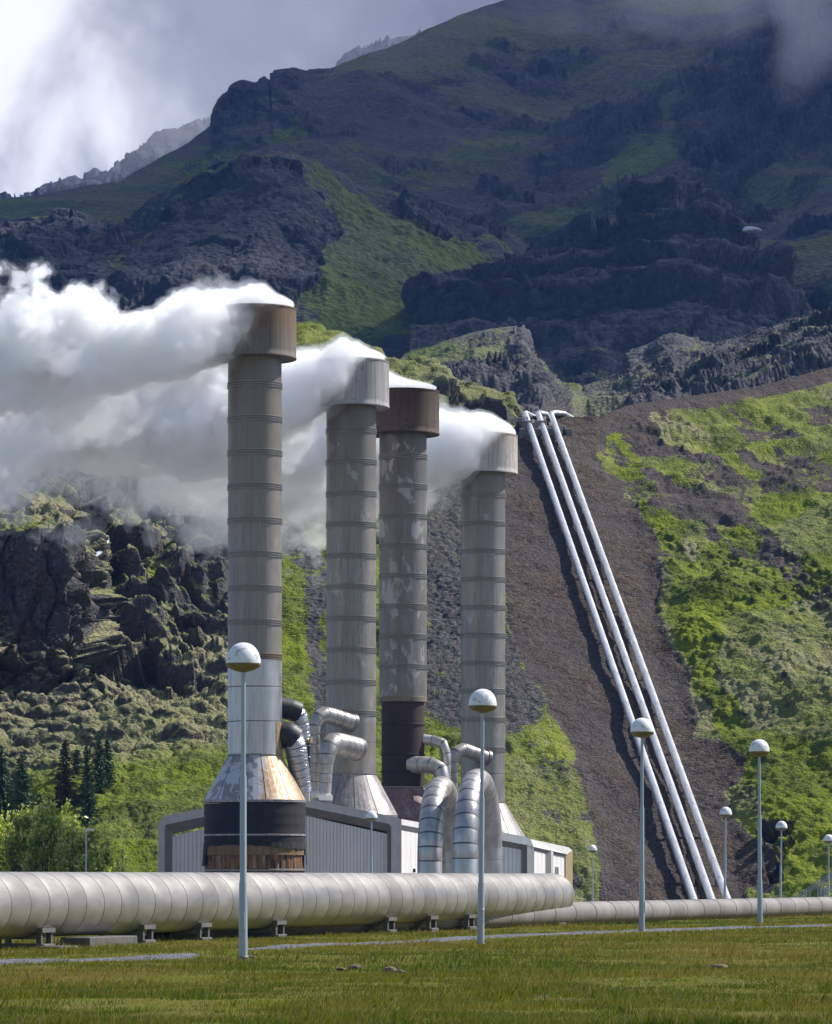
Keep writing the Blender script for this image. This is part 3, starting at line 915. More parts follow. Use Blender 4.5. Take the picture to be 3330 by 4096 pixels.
# ------------------------------------------------------------------ materials of the plant
def bsdf(t, col, rough=0.6, metal=0.0, bump=None, bdist=0.02, bstr=0.4, spec=0.5, name=None):
    bs = t.n('ShaderNodeBsdfPrincipled')
    t.put(bs.inputs['Base Color'], col)
    t.put(bs.inputs['Roughness'], rough)
    t.put(bs.inputs['Metallic'], metal)
    bs.inputs['Specular IOR Level'].default_value = spec
    if bump is not None:
        bp = t.n('ShaderNodeBump')
        bp.inputs['Strength'].default_value = bstr
        bp.inputs['Distance'].default_value = bdist
        t.link(bump, bp.inputs['Height'])
        t.link(bp.outputs[0], bs.inputs['Normal'])
    t.link(bs.outputs[0], t.n('ShaderNodeOutputMaterial').inputs[0])
    return bs


def new_mat(name):
    m = bpy.data.materials.new(name)
    m.use_nodes = True
    t = NT(m.node_tree)
    return m, t, t.n('ShaderNodeTexCoord').outputs['Object']


def clad_mat(name, a, b, metal=0.5, rough=0.42, streak=0.5, dark=None, patch=None, patch_amt=0.0, patch_z=None, top=None, z0=0.0, z1=1.0, ribs=False, tint=None):
    """weathered sheet cladding: streaks that run down, mottling, optional pale patches, a browner top (z0..z1) with shade below the hood painted in"""
    m, t, pos = new_mat(name)
    x, y, z = t.xyz(pos)
    n1 = t.noise(t.scalev(pos, (1.6, 1.6, 0.12)), 1.0, 5, 0.6)
    n2 = t.noise(pos, 0.8, 5, 0.6)
    n3 = t.noise(t.scalev(pos, (9, 9, 0.5)), 1.0, 4, 0.6)
    f = t.math('ADD', t.math('MULTIPLY', n1, 0.55), t.math('MULTIPLY', n2, 0.45))
    col = t.mix(t.step(f, 0.36, 0.64), rgb(*a), rgb(*b))
    if top is not None:
        k = t.step(t.math('ADD', z, t.math('MULTIPLY', t.math('SUBTRACT', n1, 0.5), (z1 - z0) * 0.5)), z0, z1)
        col = t.mix(k, col, rgb(*top))  # brown weathering, plus painted shade that deepens towards the hood
    if tint is not None:     # each sheet a little different, sheets of height tint
        cell = t.n('ShaderNodeTexWhiteNoise', noise_dimensions='1D')
        t.put(cell.inputs['W'], t.math('FLOOR', t.math('DIVIDE', t.math('ADD', z, 50.0), tint)))
        col = t.mix(t.math('MULTIPLY', cell.outputs[0], 0.35), col, rgb(*[q * 0.62 for q in b]))
    dk = dark or tuple(q * 0.55 for q in a)
    col = t.mix(t.math('MULTIPLY', t.step(n3, 0.47, 0.72), min(0.9, streak * 1.5)), col, rgb(*dk))
    if patch is not None:
        pn = t.noise(t.scalev(pos, (1.25, 1.25, 0.62)), 0.7, 7, 0.68, 0.3)
        pk = t.math('MULTIPLY', t.step(pn, 0.58 - patch_amt, 0.65 - patch_amt), 0.72)
        if patch_z is not None:
            pk = t.math('MULTIPLY', pk, t.step(z, patch_z[0], patch_z[1]))
        # patches face the camera side, paler where the coat has come off
        col = t.mix(pk, col, rgb(*patch))
    rr = t.map(n2, 0.3, 0.7, rough - 0.08, rough + 0.14)
    bsdf(t, col, rr, metal, t.math('ADD', n2, t.math('MULTIPLY', n3, 0.2)), 0.03, 0.25)
    return m


def plain_mat(name, c, rough=0.6, metal=0.0, var=0.25, scale=2.0, spec=0.5):
    m, t, pos = new_mat(name)
    n1 = t.noise(pos, scale, 5, 0.6)
    n2 = t.noise(t.scalev(pos, (1, 1, 0.15)), scale * 3, 4, 0.6)
    f = t.math('ADD', t.math('MULTIPLY', n1, 0.5), t.math('MULTIPLY', n2, 0.5))
    col = t.mix(t.step(f, 0.3, 0.7), rgb(*[q * (1 - var) for q in c]), rgb(*[min(1, q * (1 + var * 0.5)) for q in c]))
    bsdf(t, col, rough, metal, n1, 0.01, 0.2, spec)
    return m


def rust_cap_mat(name, top, bot, streak, z0, z1, rim=None, speck=0.4, edge=0.5):
    """heavy steel hood: colour changes from rim to base, streaks run down from the rim"""
    m, t, pos = new_mat(name)
    x, y, z = t.xyz(pos)
    k = t.math('DIVIDE', t.math('SUBTRACT', z, z0), z1 - z0)
    s1 = t.noise(t.scalev(pos, (2.6, 2.6, 0.10)), 1.0, 5, 0.65)
    s2 = t.noise(t.scalev(pos, (8, 8, 0.22)), 1.0, 4, 0.6)
    n = t.noise(pos, 1.6, 6, 0.65)
    kk = t.math('ADD', k, t.math('MULTIPLY', t.math('SUBTRACT', s1, 0.5), 0.9))
    col = t.mix(t.step(kk, 1 - edge - 0.35, 1 - edge + 0.35), rgb(*bot), rgb(*top))
    col = t.mix(t.math('MULTIPLY', t.step(s2, 0.46, 0.70), 0.8), col, rgb(*streak))
    col = t.mix(t.math('MULTIPLY', t.step(n, 0.56, 0.66), speck), col, rgb(*[q * 0.5 for q in streak]))
    if rim is not None:
        rk = t.step(t.math('ADD', k, t.math('MULTIPLY', t.math('SUBTRACT', s1, 0.5), 0.55)), 0.84, 0.99)
        col = t.mix(rk, col, rgb(*rim))
    bsdf(t, col, 0.75, 0.1, n, 0.03, 0.35)
    return m


M_groove = plain_mat('joint_dark', (0.13, 0.125, 0.12), 0.6, 0.3)
M_dark = plain_mat('opening_dark', (0.012, 0.012, 0.013), 0.9)
M_band = plain_mat('band_steel', (0.25, 0.235, 0.215), 0.45, 0.6)
M_bandrust = plain_mat('band_rust', (0.17, 0.11, 0.06), 0.7, 0.2)


# ------------------------------------------------------------------ stacks
def zz(y, d):
    return EYE - (y - HY) / F * d


def shaft_lathe(mb, r, z0, z1, joints, lip=0.02):
    prof = [(r, z0)]
    mis = []
    for j in sorted(joints):
        prof += [(r, j - 0.03), (r - lip, j - 0.012), (r - lip, j + 0.012), (r, j + 0.03)]
        mis += [0, 1, 1, 1]
    prof.append((r, z1))
    mis.append(0)
    mb.lathe(prof, 72, mis)


def band(root, r, z, mat, name='band'):
    mb = MB()
    h = 0.052
    prof = []
    for k in (-1, 0, 1):
        c = k * 0.145
        prof += [(r - 0.01, c - h), (r + 0.055, c - h * 0.55), (r + 0.06, c + h * 0.55), (r - 0.01, c + h)]
    mb.lathe(prof, 72)
    o = mb.build(name, mat, root, 'auto', (0, 0, z))
    return o


def cap_part(root, rc, rs, zb, zt, mat, name='hood'):
    mb = MB()
    prof = [(rs - 0.02, zb + 0.10), (rc - 0.05, zb + 0.10), (rc, zb + 0.05), (rc + 0.02, zb), (rc + 0.025, zb + 0.12), (rc, zb + 0.16)]
    n = 10
    for k in range(1, n):
        prof.append((rc, zb + 0.16 + (zt - zb - 0.3) * k / n))
    prof += [(rc, zt - 0.12), (rc + 0.03, zt - 0.1), (rc + 0.03, zt), (rc - 0.10, zt), (rc - 0.12, zt - 0.2), (rc - 0.14, zb + 1.0), (rs * 0.8, zb + 0.8), (0.2, zb + 0.8)]
    mb.lathe(prof, 80)
    return mb.build(name, mat, root, 'auto')


def stack(label, cx, d, r_px, cap_r_px, y_top, y_cap, bands, joints, y_low, mats, rustband=None):
    """a tall steam stack; rows are photograph rows"""
    k = d / F
    base = P(cx, HY, d)
    root = empty('steam_stack', (base.x, d, 0))
    tag(root, label, 'chimney', 'steam stacks of the power plant')
    r, rc = r_px * k, cap_r_px * k
    zt, zb = zz(y_top, d - rc), zz(y_cap, d)
    mb = MB()
    shaft_lathe(mb, r, zz(y_low, d), zb + 0.2, [zz(y, d) for y in joints])
    mb.build('shaft', [mats['shaft'], M_groove], root)
    for y in bands:
        band(root, r, zz(y, d), M_bandrust if y == rustband else M_band)
    cap_part(root, rc, r, zb, zt, mats['cap'])
    return root, r, k


def skirt(root, r0, r1, z0, z1, mat, n=14, turn=0.1):
    """cone of flat sheets with standing seams; r0 bottom, r1 top"""
    mb = MB()
    a0 = turn
    for i in range(n):
        a, b = a0 + 2 * math.pi * i / n, a0 + 2 * math.pi * (i + 1) / n
        g = 0.012
        for (p, q, mi, dr) in ((a + g, b - g, 0, 0.0), (b - g, b + g, 1, -0.02)):
            m_ = 4 if mi == 0 else 1
            for s in range(m_):
                u, v = p + (q - p) * s / m_, p + (q - p) * (s + 1) / m_
                R0, R1 = r0 + dr, r1 + dr
                mb.add([(R0 * math.cos(u), R0 * math.sin(u), z0), (R0 * math.cos(v), R0 * math.sin(v), z0), (R1 * math.cos(v), R1 * math.sin(v), z1), (R1 * math.cos(u), R1 * math.sin(u), z1)], [(0, 1, 2, 3)], mi)
    mb.lathe([(r1 - 0.06, z1 - 0.02), (r1 + 0.05, z1 + 0.02), (r1 + 0.05, z1 + 0.09), (r1 - 0.06, z1 + 0.12)], 72, [2, 2, 2])
    return mb.build('skirt', [mat, M_groove, M_band], root, 'auto')


# first stack
d1 = 240.0
M_s1 = clad_mat('cladding_brown_grey', (0.230, 0.203, 0.170), (0.305, 0.275, 0.238), 0.4, 0.46, 0.35, top=(0.155, 0.122, 0.085), z0=20, z1=40, tint=2.17)
M_s1low = clad_mat('cladding_silver', (0.40, 0.385, 0.375), (0.54, 0.525, 0.515), 0.75, 0.34, 0.35, dark=(0.2, 0.2, 0.2))
M_c1 = rust_cap_mat('hood_brown', (0.155, 0.098, 0.055), (0.165, 0.140, 0.115), (0.085, 0.055, 0.032), zz(1437, d1), zz(1212, d1), rim=(0.09, 0.04, 0.018), edge=0.6)
st1, r1, k1 = stack('tallest brown grey stack with a brown rusted hood and a black wrapped torn base', 1020, d1, 107.5, 166, 1212, 1437,
                    [1545, 1681, 1816, 1951, 2087, 2223, 2358, 2494, 2631], [], 2640, dict(shaft=M_s1, cap=M_c1), rustband=2631)
mb = MB()
shaft_lathe(mb, r1 + 0.015, zz(3024, d1), zz(2640, d1), [zz(2750, d1), zz(2888, d1)])
mb.build('lower_shaft', [M_s1low, M_groove], st1)['label'] = 'bright silver lower shaft'
# rusty sheet on the right of the lower shaft
mb = MB()
rr_ = r1 + 0.04
seg = [math.radians(a) for a in np.linspace(-36, -10, 9)]
vs = [(rr_ * math.cos(a), rr_ * math.sin(a), z) for z in (zz(3020, d1), zz(2892, d1)) for a in seg]
mb.add(vs, [(i, i + 1, i + 10, i + 9) for i in range(8)])
M_rustsheet = clad_mat('sheet_rust_yellow', (0.30, 0.19, 0.07), (0.42, 0.33, 0.20), 0.2, 0.6, 0.8, dark=(0.17, 0.075, 0.02))
mb.build('rusty_sheet', M_rustsheet, st1)

m, t, pos = new_mat('skirt_peeling_silver')
x, y, z = t.xyz(pos)
s1 = t.noise(t.scalev(pos, (2.4, 2.4, 0.30)), 1.0, 6, 0.65)
s2 = t.noise(t.scalev(pos, (7, 7, 0.5)), 1.0, 5, 0.6)
n0 = t.noise(pos, 0.9, 7, 0.62, 0.5)
col = t.mix(t.step(n0, 0.47, 0.50), rgb(0.27, 0.235, 0.22), rgb(0.50, 0.475, 0.47))
ru = t.mix(t.step(s2, 0.35, 0.65), rgb(0.52, 0.44, 0.36), rgb(0.40, 0.22, 0.06))
ru = t.mix(t.step(s1, 0.55, 0.68), ru, rgb(0.30, 0.12, 0.025))
right = t.step(t.math('ADD', x, t.math('MULTIPLY', t.math('SUBTRACT', s1, 0.5), 0.9)), 0.42, 0.8)
col = t.mix(right, col, ru)
bsdf(t, col, 0.48, 0.25, n0, 0.02, 0.2)
M_skirt1 = m
z_sk0, z_sk1 = zz(3203, d1), zz(3024, d1)
R1 = 203 * k1
skirt(st1, R1 + 0.02, r1 + 0.02, z_sk0, z_sk1, M_skirt1, 12, 0.26)
M_tar = clad_mat('tar_wrap', (0.006, 0.006, 0.007), (0.014, 0.013, 0.013), 0.0, 0.75, 0.3, dark=(0.05, 0.03, 0.012))
mb = MB()
prof = [(R1, zz(3374, d1)), (R1 + 0.01, zz(3345, d1))]
for i in range(1, 13):
    prof.append((R1 + 0.012 * math.sin(i * 1.7), zz(3345 - i * 10.6, d1)))
mb.lathe(prof, 80)
mb.build('tar_wrap', M_tar, st1)
mb = MB()
zs = zz(3341, d1)
mb.lathe([(R1 - 0.02, zs - 0.07), (R1 + 0.05, zs - 0.06), (R1 + 0.05, zs + 0.04), (R1 - 0.02, zs + 0.06)], 80)
mb.lathe([(R1 - 0.02, z_sk0 - 0.16), (R1 + 0.06, z_sk0 - 0.14), (R1 + 0.07, z_sk0 + 0.01), (R1 + 0.01, z_sk0 + 0.03)], 80)
mb.build('strap', clad_mat('strap_steel', (0.22, 0.21, 0.20), (0.42, 0.41, 0.40), 0.4, 0.5, 0.9, dark=(0.22, 0.11, 0.03)), st1)
# torn edge of the wrap over tan insulation over the rusty drum
rng = random.Random(3)
mb = MB()
n = 120
top_z = zz(3374, d1) + 0.05
vs, lowz, cur = [], [], 0.0
for i in range(n):
    a = 2 * math.pi * i / n
    tear = 0.10 + 0.28 * (0.5 + 0.5 * math.sin(a * 2.0 + 2.4)) + rng.random() * 0.12
    if math.cos(a) < -0.93 or math.cos(a) > 0.985: tear = 1.35 + rng.random() * 0.25
    lowz.append(top_z - tear)
for i in range(n):
    a = 2 * math.pi * i / n
    vs.append(((R1 + 0.03) * math.cos(a), (R1 + 0.03) * math.sin(a), top_z))
for i in range(n):
    a = 2 * math.pi * i / n
    rr_ = R1 + 0.05 + 0.05 * rng.random() * (2 if lowz[i] < top_z - 1 else 1)
    vs.append((rr_ * math.cos(a), rr_ * math.sin(a), lowz[i]))
mb.add(vs, [(n + i, n + (i + 1) % n, (i + 1) % n, i) for i in range(n)])
mb.build('torn_wrap', M_tar, st1, False)
mb = MB()
zi0 = zz(3421, d1)
mb.lathe([(R1 - 0.02, zi0 - 0.02), (R1 + 0.005, zi0), (R1 - 0.01, zi0 + 0.18), (R1 + 0.005, zi0 + 0.36), (R1 - 0.01, top_z + 0.02)], 80)
mb.build('insulation', clad_mat('insulation_tan', (0.16, 0.105, 0.045), (0.24, 0.17, 0.085), 0.0, 0.9, 0.5, dark=(0.13, 0.05, 0.012)), st1)
m, t, pos = new_mat('drum_rust_streaks')
s1 = t.noise(t.scalev(pos, (5, 5, 0.4)), 1.0, 5, 0.65)
s2 = t.noise(t.scalev(pos, (2.5, 2.5, 1.2)), 1.0, 5, 0.65)
col = t.mix(t.step(s1, 0.42, 0.62), rgb(0.035, 0.02, 0.014), rgb(0.32, 0.20, 0.12))
col = t.mix(t.step(s2, 0.46, 0.60), col, rgb(0.22, 0.085, 0.025))
bsdf(t, col, 0.9, 0.0, s1, 0.04, 0.6)
mb = MB()
vs, fs = [], []
n = 160
for i in range(n):
    a = 2 * math.pi * i / n
    rr_ = R1 - 0.12 + 0.02 * (1 if i % 4 < 2 else -1) + 0.03 * rng.random()
    vs += [(rr_ * math.cos(a), rr_ * math.sin(a), -2.4), (rr_ * math.cos(a), rr_ * math.sin(a), zi0)]
mb.add(vs, [(2 * i, 2 * ((i + 1) % n), 2 * ((i + 1) % n) + 1, 2 * i + 1) for i in range(n)])
mb.build('drum', m, st1, False)
mb = MB()
zq = zz(3481, d1)
mb.lathe([(R1 - 0.1, zq - 0.08), (R1 + 0.0, zq - 0.06), (R1 + 0.0, zq + 0.03), (R1 - 0.1, zq + 0.08)], 80)
mb.build('foot_ring', M_band, st1)

# second stack
d2 = 260.5
M_s2 = clad_mat('cladding_grey_patched', (0.238, 0.214, 0.186), (0.315, 0.287, 0.252), 0.4, 0.44, 0.45, top=(0.135, 0.115, 0.092), z0=24, z1=36, patch=(0.37, 0.35, 0.335), patch_amt=0.0, tint=2.16)
M_c2 = rust_cap_mat('hood_pale_grey', (0.30, 0.285, 0.275), (0.34, 0.325, 0.315), (0.13, 0.115, 0.105), zz(1633, d2), zz(1428, d2), rim=(0.12, 0.06, 0.03), speck=0.5)
st2, r2, k2 = stack('grey stack with a pale grey hood stained dark, standing behind the white wall', 1405.5, d2, 99.5, 152, 1428, 1633,
                    [1727, 1852, 1979, 2103, 2228, 2353, 2479, 2604, 2732, 2856], [zz(2973, d2)] and [2973], 3100, dict(shaft=M_s2, cap=M_c2))
M_skirt2 = clad_mat('skirt_grey_pink', (0.20, 0.18, 0.175), (0.33, 0.30, 0.295), 0.35, 0.5, 0.4, patch=(0.42, 0.38, 0.37), patch_amt=0.07)
R2 = 187 * k2
skirt(st2, R2, r2, zz(3262, d2), zz(3100, d2), M_skirt2, 12, 0.1)
mb = MB(); mb.lathe([(R2 - 0.02, -2.4), (R2 - 0.02, zz(3262, d2))], 64); mb.build('drum', M_skirt2, st2)

# third stack
d3 = 272.0
M_s3 = clad_mat('cladding_grey_blotched', (0.185, 0.168, 0.146), (0.245, 0.225, 0.20), 0.4, 0.45, 0.4, top=(0.11, 0.094, 0.07), z0=26, z1=36, patch=(0.40, 0.385, 0.365), patch_amt=0.05, tint=2.16)
M_c3 = rust_cap_mat('hood_dark_rust', (0.066, 0.033, 0.018), (0.105, 0.070, 0.046), (0.055, 0.022, 0.011), zz(1740, d3), zz(1549, d3), rim=(0.05, 0.02, 0.012), edge=0.55, speck=0.7)
st3, r3, k3 = stack('blotched grey stack with a dark rust hood and a dark brown stripped lower shaft', 1613, d3, 95, 145, 1549, 1740,
                    [1830, 1951, 2070, 2189, 2308, 2430, 2550, 2670], [], 2806, dict(shaft=M_s3, cap=M_c3))
M_brown = rust_cap_mat('shaft_dark_brown', (0.050, 0.026, 0.020), (0.035, 0.020, 0.017), (0.02, 0.012, 0.01), zz(3155, d3), zz(2806, d3), edge=0.3)
rb = 86 * k3
mb = MB()
prof = [(rb, zz(3155, d3))]
for y in (3085, 3018, 2897):
    z = zz(y, d3)
    prof += [(rb, z - 0.09), (rb + 0.07, z - 0.07), (rb + 0.07, z + 0.02), (rb, z + 0.04)]
prof.append((rb, zz(2800, d3)))
mb.lathe(prof, 72)
mb.build('stripped_shaft', M_brown, st3)['label'] = 'dark brown bare lower shaft'
mb = MB()
mb.lathe([(r3 - 0.15, zz(2809, d3)), (r3 + 0.01, zz(2809, d3)), (r3 + 0.02, zz(2790, d3)), (r3 - 0.02, zz(2788, d3))], 72)
mb.build('collar', plain_mat('collar_tan', (0.19, 0.155, 0.11), 0.8), st3)
M_skirt3 = clad_mat('skirt_red_grey', (0.15, 0.085, 0.08), (0.24, 0.15, 0.145), 0.15, 0.6, 0.5, patch=(0.30, 0.22, 0.215), patch_amt=0.06)
R3 = 178 * k3
skirt(st3, R3, rb + 0.1, zz(3275, d3), zz(3153, d3), M_skirt3, 10, 0.0)
mb = MB(); mb.lathe([(R3 - 0.02, -2.4), (R3 - 0.02, zz(3275, d3))], 64); mb.build('drum', M_skirt3, st3)

# fourth stack
d4 = 290.8
M_s4 = clad_mat('cladding_grey_blue', (0.245, 0.224, 0.198), (0.32, 0.295, 0.262), 0.45, 0.42, 0.4, top=(0.165, 0.14, 0.11), z0=24, z1=35, patch=(0.36, 0.345, 0.325), patch_amt=-0.02, tint=2.17)
M_c4 = rust_cap_mat('hood_pale_beige', (0.40, 0.345, 0.285), (0.46, 0.43, 0.395), (0.22, 0.17, 0.13), zz(1898, d4), zz(1727, d4), rim=(0.24, 0.085, 0.02), speck=0.25)
st4, r4, k4 = stack('grey stack nearest the silver pipes on the slope, with a pale beige rust-rimmed hood', 1933.5, d4, 88.5, 138, 1727, 1898,
                    [1986, 2098, 2209, 2321, 2434, 2545, 2656, 2767, 2881, 3000], [3097], 3212, dict(shaft=M_s4, cap=M_c4))
R4 = 173 * k4
skirt(st4, R4, r4, zz(3355, d4), zz(3212, d4), M_skirt2, 12, 0.15)
mb = MB(); mb.lathe([(R4 - 0.02, -2.4), (R4 - 0.02, zz(3355, d4))], 64); mb.build('drum', M_skirt2, st4)


# ------------------------------------------------------------------ ducts
M_duct = clad_mat('duct_pinkish_steel', (0.30, 0.275, 0.255), (0.42, 0.395, 0.375), 0.55, 0.42, 0.3)
M_foil = None
m, t, pos = new_mat('duct_crinkled_foil')
nz_ = t.noise(t.scalev(pos, (1.2, 1.2, 5.5)), 1.0, 5, 0.6, 0.8)
n2 = t.noise(pos, 2.0, 4, 0.6)
col = t.mix(n2, rgb(0.42, 0.43, 0.45), rgb(0.66, 0.66, 0.68))
bsdf(t, col, 0.26, 0.85, nz_, 0.12, 0.9)
M_foil = m
M_black = clad_mat('duct_black_wrap', (0.010, 0.011, 0.013), (0.022, 0.023, 0.026), 0.0, 0.5, 0.2)
M_steel = clad_mat('pipe_bright_steel', (0.36, 0.335, 0.315), (0.55, 0.525, 0.50), 0.65, 0.36, 0.25, dark=(0.25, 0.23, 0.21))
M_white_box = plain_mat('curb_white', (0.68, 0.66, 0.62), 0.6, 0.0, 0.15)


def duct(label, pts, rads_px, d, mat, step=0.75, bend=1.0, flange_px=None, foot=None, bends=None, group='ducts between the stacks and the roof'):
    """pts: (column, row, distance); radii in photo pixels at the first and last point"""
    k = d / F
    w3 = [P(*p) for p in pts]
    line = resample(fillet(w3, bends or bend, 10), step)
    n = len(line)
    rr = [(rads_px[0] * (1 - i / (n - 1)) + rads_px[1] * (i / (n - 1))) * k if not callable(rads_px) else rads_px(i / (n - 1)) * k for i in range(n)]
    o = w3[-1].copy()
    root = empty('duct', o)
    tag(root, label, 'duct', group)
    P_, R_, M_ = seamed_tube([q - o for q in line], 1, 0.009, 0.045, rads=rr)
    mb = MB()
    mb.tube(P_, R_, 32, mis=M_)
    mb.build('pipe', [mat, M_groove], root)
    if flange_px:
        a, b = line[0] - o, line[1] - o
        t_ = (b - a).normalized()
        fb = MB()
        fb.tube([a + t_ * 0.02, a + t_ * 0.10, a + t_ * 0.12, a + t_ * 0.24], [flange_px * k, flange_px * k, flange_px * k * 0.96, flange_px * k * 0.96], 32)
        fb.build('flange', M_band, root)
    if foot:
        w_, h_, slope = foot
        fb = MB()
        v0 = [(-w_, -w_, -h_), (w_, -w_, -h_), (w_, w_, -h_), (-w_, w_, -h_), (-w_, -w_, -h_ * 0.35), (w_, -w_, -h_ * 0.35), (w_, w_, -h_ * 0.35), (-w_, w_, -h_ * 0.35)]
        v0 += [(-w_ * slope, -w_ * slope, 0.06), (w_ * slope, -w_ * slope, 0.06), (w_ * slope, w_ * slope, 0.06), (-w_ * slope, w_ * slope, 0.06)]
        fb.add(v0, [(0, 1, 5, 4), (1, 2, 6, 5), (2, 3, 7, 6), (3, 0, 4, 7), (4, 5, 9, 8), (5, 6, 10, 9), (6, 7, 11, 10), (7, 4, 8, 11), (8, 9, 10, 11), (3, 2, 1, 0)])
        fb.build('roof_curb', M_white_box, root, False)
    return root


# black sleeved ducts on the first stack
def sleeve(root, pts, r, d, o):
    k = d / F
    line = resample([P(*p) for p in pts], 0.09)
    mb = MB()
    mb.tube([q - o for q in line], [r * k + 0.05 + (0.025 if i % 2 else 0.0) for i in range(len(line))], 32)
    return mb.build('black_sleeve', M_black, root, 'auto')


da = duct('upper crinkled silver duct with a black sleeve leaving the tallest stack', [(1080, 2822, 241), (1196, 2845, 241.5), (1212, 2958, 241.8)], (40, 32), d1, M_foil, 0.5, 0.8)
sleeve(da, [(1096, 2825, 241), (1165, 2839, 241.3), (1192, 2850, 241.5)], 40, d1, da.location)
mb = MB()
pl = [P(1233, 2950, 241.8) - da.location, P(1233, 2972, 241.8) - da.location]
mb.tube(pl, 0.28, 20)
mb.build('tan_collar', plain_mat('collar_yellow', (0.34, 0.26, 0.13), 0.8), da)
db = duct('lower crinkled silver duct with a torn black sleeve leaving the tallest stack', [(1118, 2940, 240.2), (1174, 2942, 240.2), (1213, 3168, 240.8)], (50, 36), d1, M_foil, 0.5, 1.0, foot=(0.42, 0.6, 1.0))
sleeve(db, [(1120, 2940, 240.2), (1152, 2941, 240.2), (1180, 2962, 240.3)], 50, d1, db.location)
root = tag(empty('downpipe', P(1233, 3190, 242.3)), 'thin dark downpipe ringed with silver clips between the silver ducts', 'pipe')
mb = MB()
mb.tube([Vector((0, 0, 0)), P(1233, 2965, 242.3) - root.location], 0.16, 16)
mb.build('tube', M_black, root)
for y in (2985, 3030, 3080, 3107, 3143):
    mb = MB()
    c = P(1233, y, 242.3) - root.location
    mb.tube([c, c + Vector((0, 0, 0.06))], 0.19, 16)
    mb.build('clip', M_foil, root)
duct('slim upper steel duct joining the pale hooded stack', [(1415, 2893, 258.6), (1262, 2845, 256.5), (1261, 3165, 256.5)], lambda s: 34 - 16.5 * sm(np.float64(s), 0.25, 0.6), 257, M_duct, 0.62, 0.85, flange_px=38, foot=(0.42, 0.45, 0.55))
duct('fat lower steel duct joining the pale hooded stack', [(1432, 2997, 258.0), (1312, 2966, 255.5), (1303, 3172, 255.0)], lambda s: 47 - 24 * sm(np.float64(s), 0.25, 0.85), 256, M_duct, 0.62, 0.9, flange_px=50, foot=(0.45, 0.5, 0.55))
duct('short upper steel duct leaving the dark brown lower shaft', [(1640, 2955, 272), (1784, 2968, 271.5), (1788, 3240, 271.5)], (24, 15), 272, M_steel, 0.8, 0.75)
duct('short fat lower steel duct leaving the dark brown lower shaft', [(1640, 3060, 271), (1770, 3062, 270), (1776, 3260, 270)], (37, 24), 271, M_steel, 0.8, 0.9)
duct('slim steel duct joining the beige hooded stack', [(1953, 3034, 288.8), (1817, 2985, 287), (1817, 3300, 287)], lambda s: 27 - 12 * sm(np.float64(s), 0.25, 0.6), 288, M_duct, 0.8, 0.75, flange_px=33)


# inverted U pipes in front of the building
def u_pipe(label, a, b, y_top, r_px, d):
    k = d / F
    A, B = P(a[0], HY, a[1]), P(b[0], HY, b[1])
    zt = zz(y_top, (a[1])) - r_px * k
    A.z, B.z = -2.3, -2.3
    half = (Vector((B.x, B.y, 0)) - Vector((A.x, A.y, 0))).length / 2
    rad = half * 0.96
    At, Bt = Vector((A.x, A.y, zt)), Vector((B.x, B.y, zt))
    line = fillet([A, At, Bt, B], rad, 9)
    # sheets: straight runs every 1.55 m, gores in the bends as they come
    out = []
    for p, q in zip(line, line[1:]):
        L = (q - p).length
        n = max(1, int(round(L / 1.5))) if L > 1.2 else 1
        for i in range(n): out.append(p.lerp(q, i / n))
    out.append(line[-1])
    o = A.copy()
    root = tag(empty('gooseneck_pipe', o), label, 'pipe', 'inverted U pipes beside the building')
    P_, R_, M_ = seamed_tube([q - o for q in out], r_px * k, 0.010, 0.05)
    mb = MB()
    mb.tube(P_, R_, 40, mis=M_)
    mb.build('pipe', [M_steel, M_groove], root)
    return root


u_pipe('bright steel inverted U pipe nearer the tall stacks, its far leg hidden', (1720, 231), (1809, 240.5), 3097, 50, 231)
u_pipe('bright steel inverted U pipe behind the second nearest lamp, both legs in view', (1861, 229), (1962, 239), 3066, 51, 229)


# ------------------------------------------------------------------ buildings
M_wall = None
m, t, pos = new_mat('wall_white_sheet')
n1 = t.noise(pos, 0.7, 4, 0.6)
n2 = t.noise(t.scalev(pos, (3, 3, 0.2)), 1.0, 4, 0.6)
col = t.mix(n1, rgb(0.66, 0.63, 0.59), rgb(0.80, 0.77, 0.73))
col = t.mix(t.math('MULTIPLY', t.step(n2, 0.55, 0.75), 0.3), col, rgb(0.34, 0.33, 0.31))
bsdf(t, col, 0.6, 0.0)
M_wall = m
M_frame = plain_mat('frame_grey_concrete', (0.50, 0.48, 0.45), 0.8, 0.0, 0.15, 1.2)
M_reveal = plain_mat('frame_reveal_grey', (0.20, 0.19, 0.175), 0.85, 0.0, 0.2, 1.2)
M_post = plain_mat('corner_post_ochre', (0.36, 0.27, 0.13), 0.7, 0.0, 0.2)
M_roof = plain_mat('roof_felt', (0.16, 0.16, 0.16), 0.9)


def lin(a, b, t): return a + (b - a) * t


def corrugated(o, rows, ribs, depth=0.06):
    """rows: list of (bottom point, top point) along the wall, ribs between"""
    mb = MB()
    n = len(rows)
    return mb


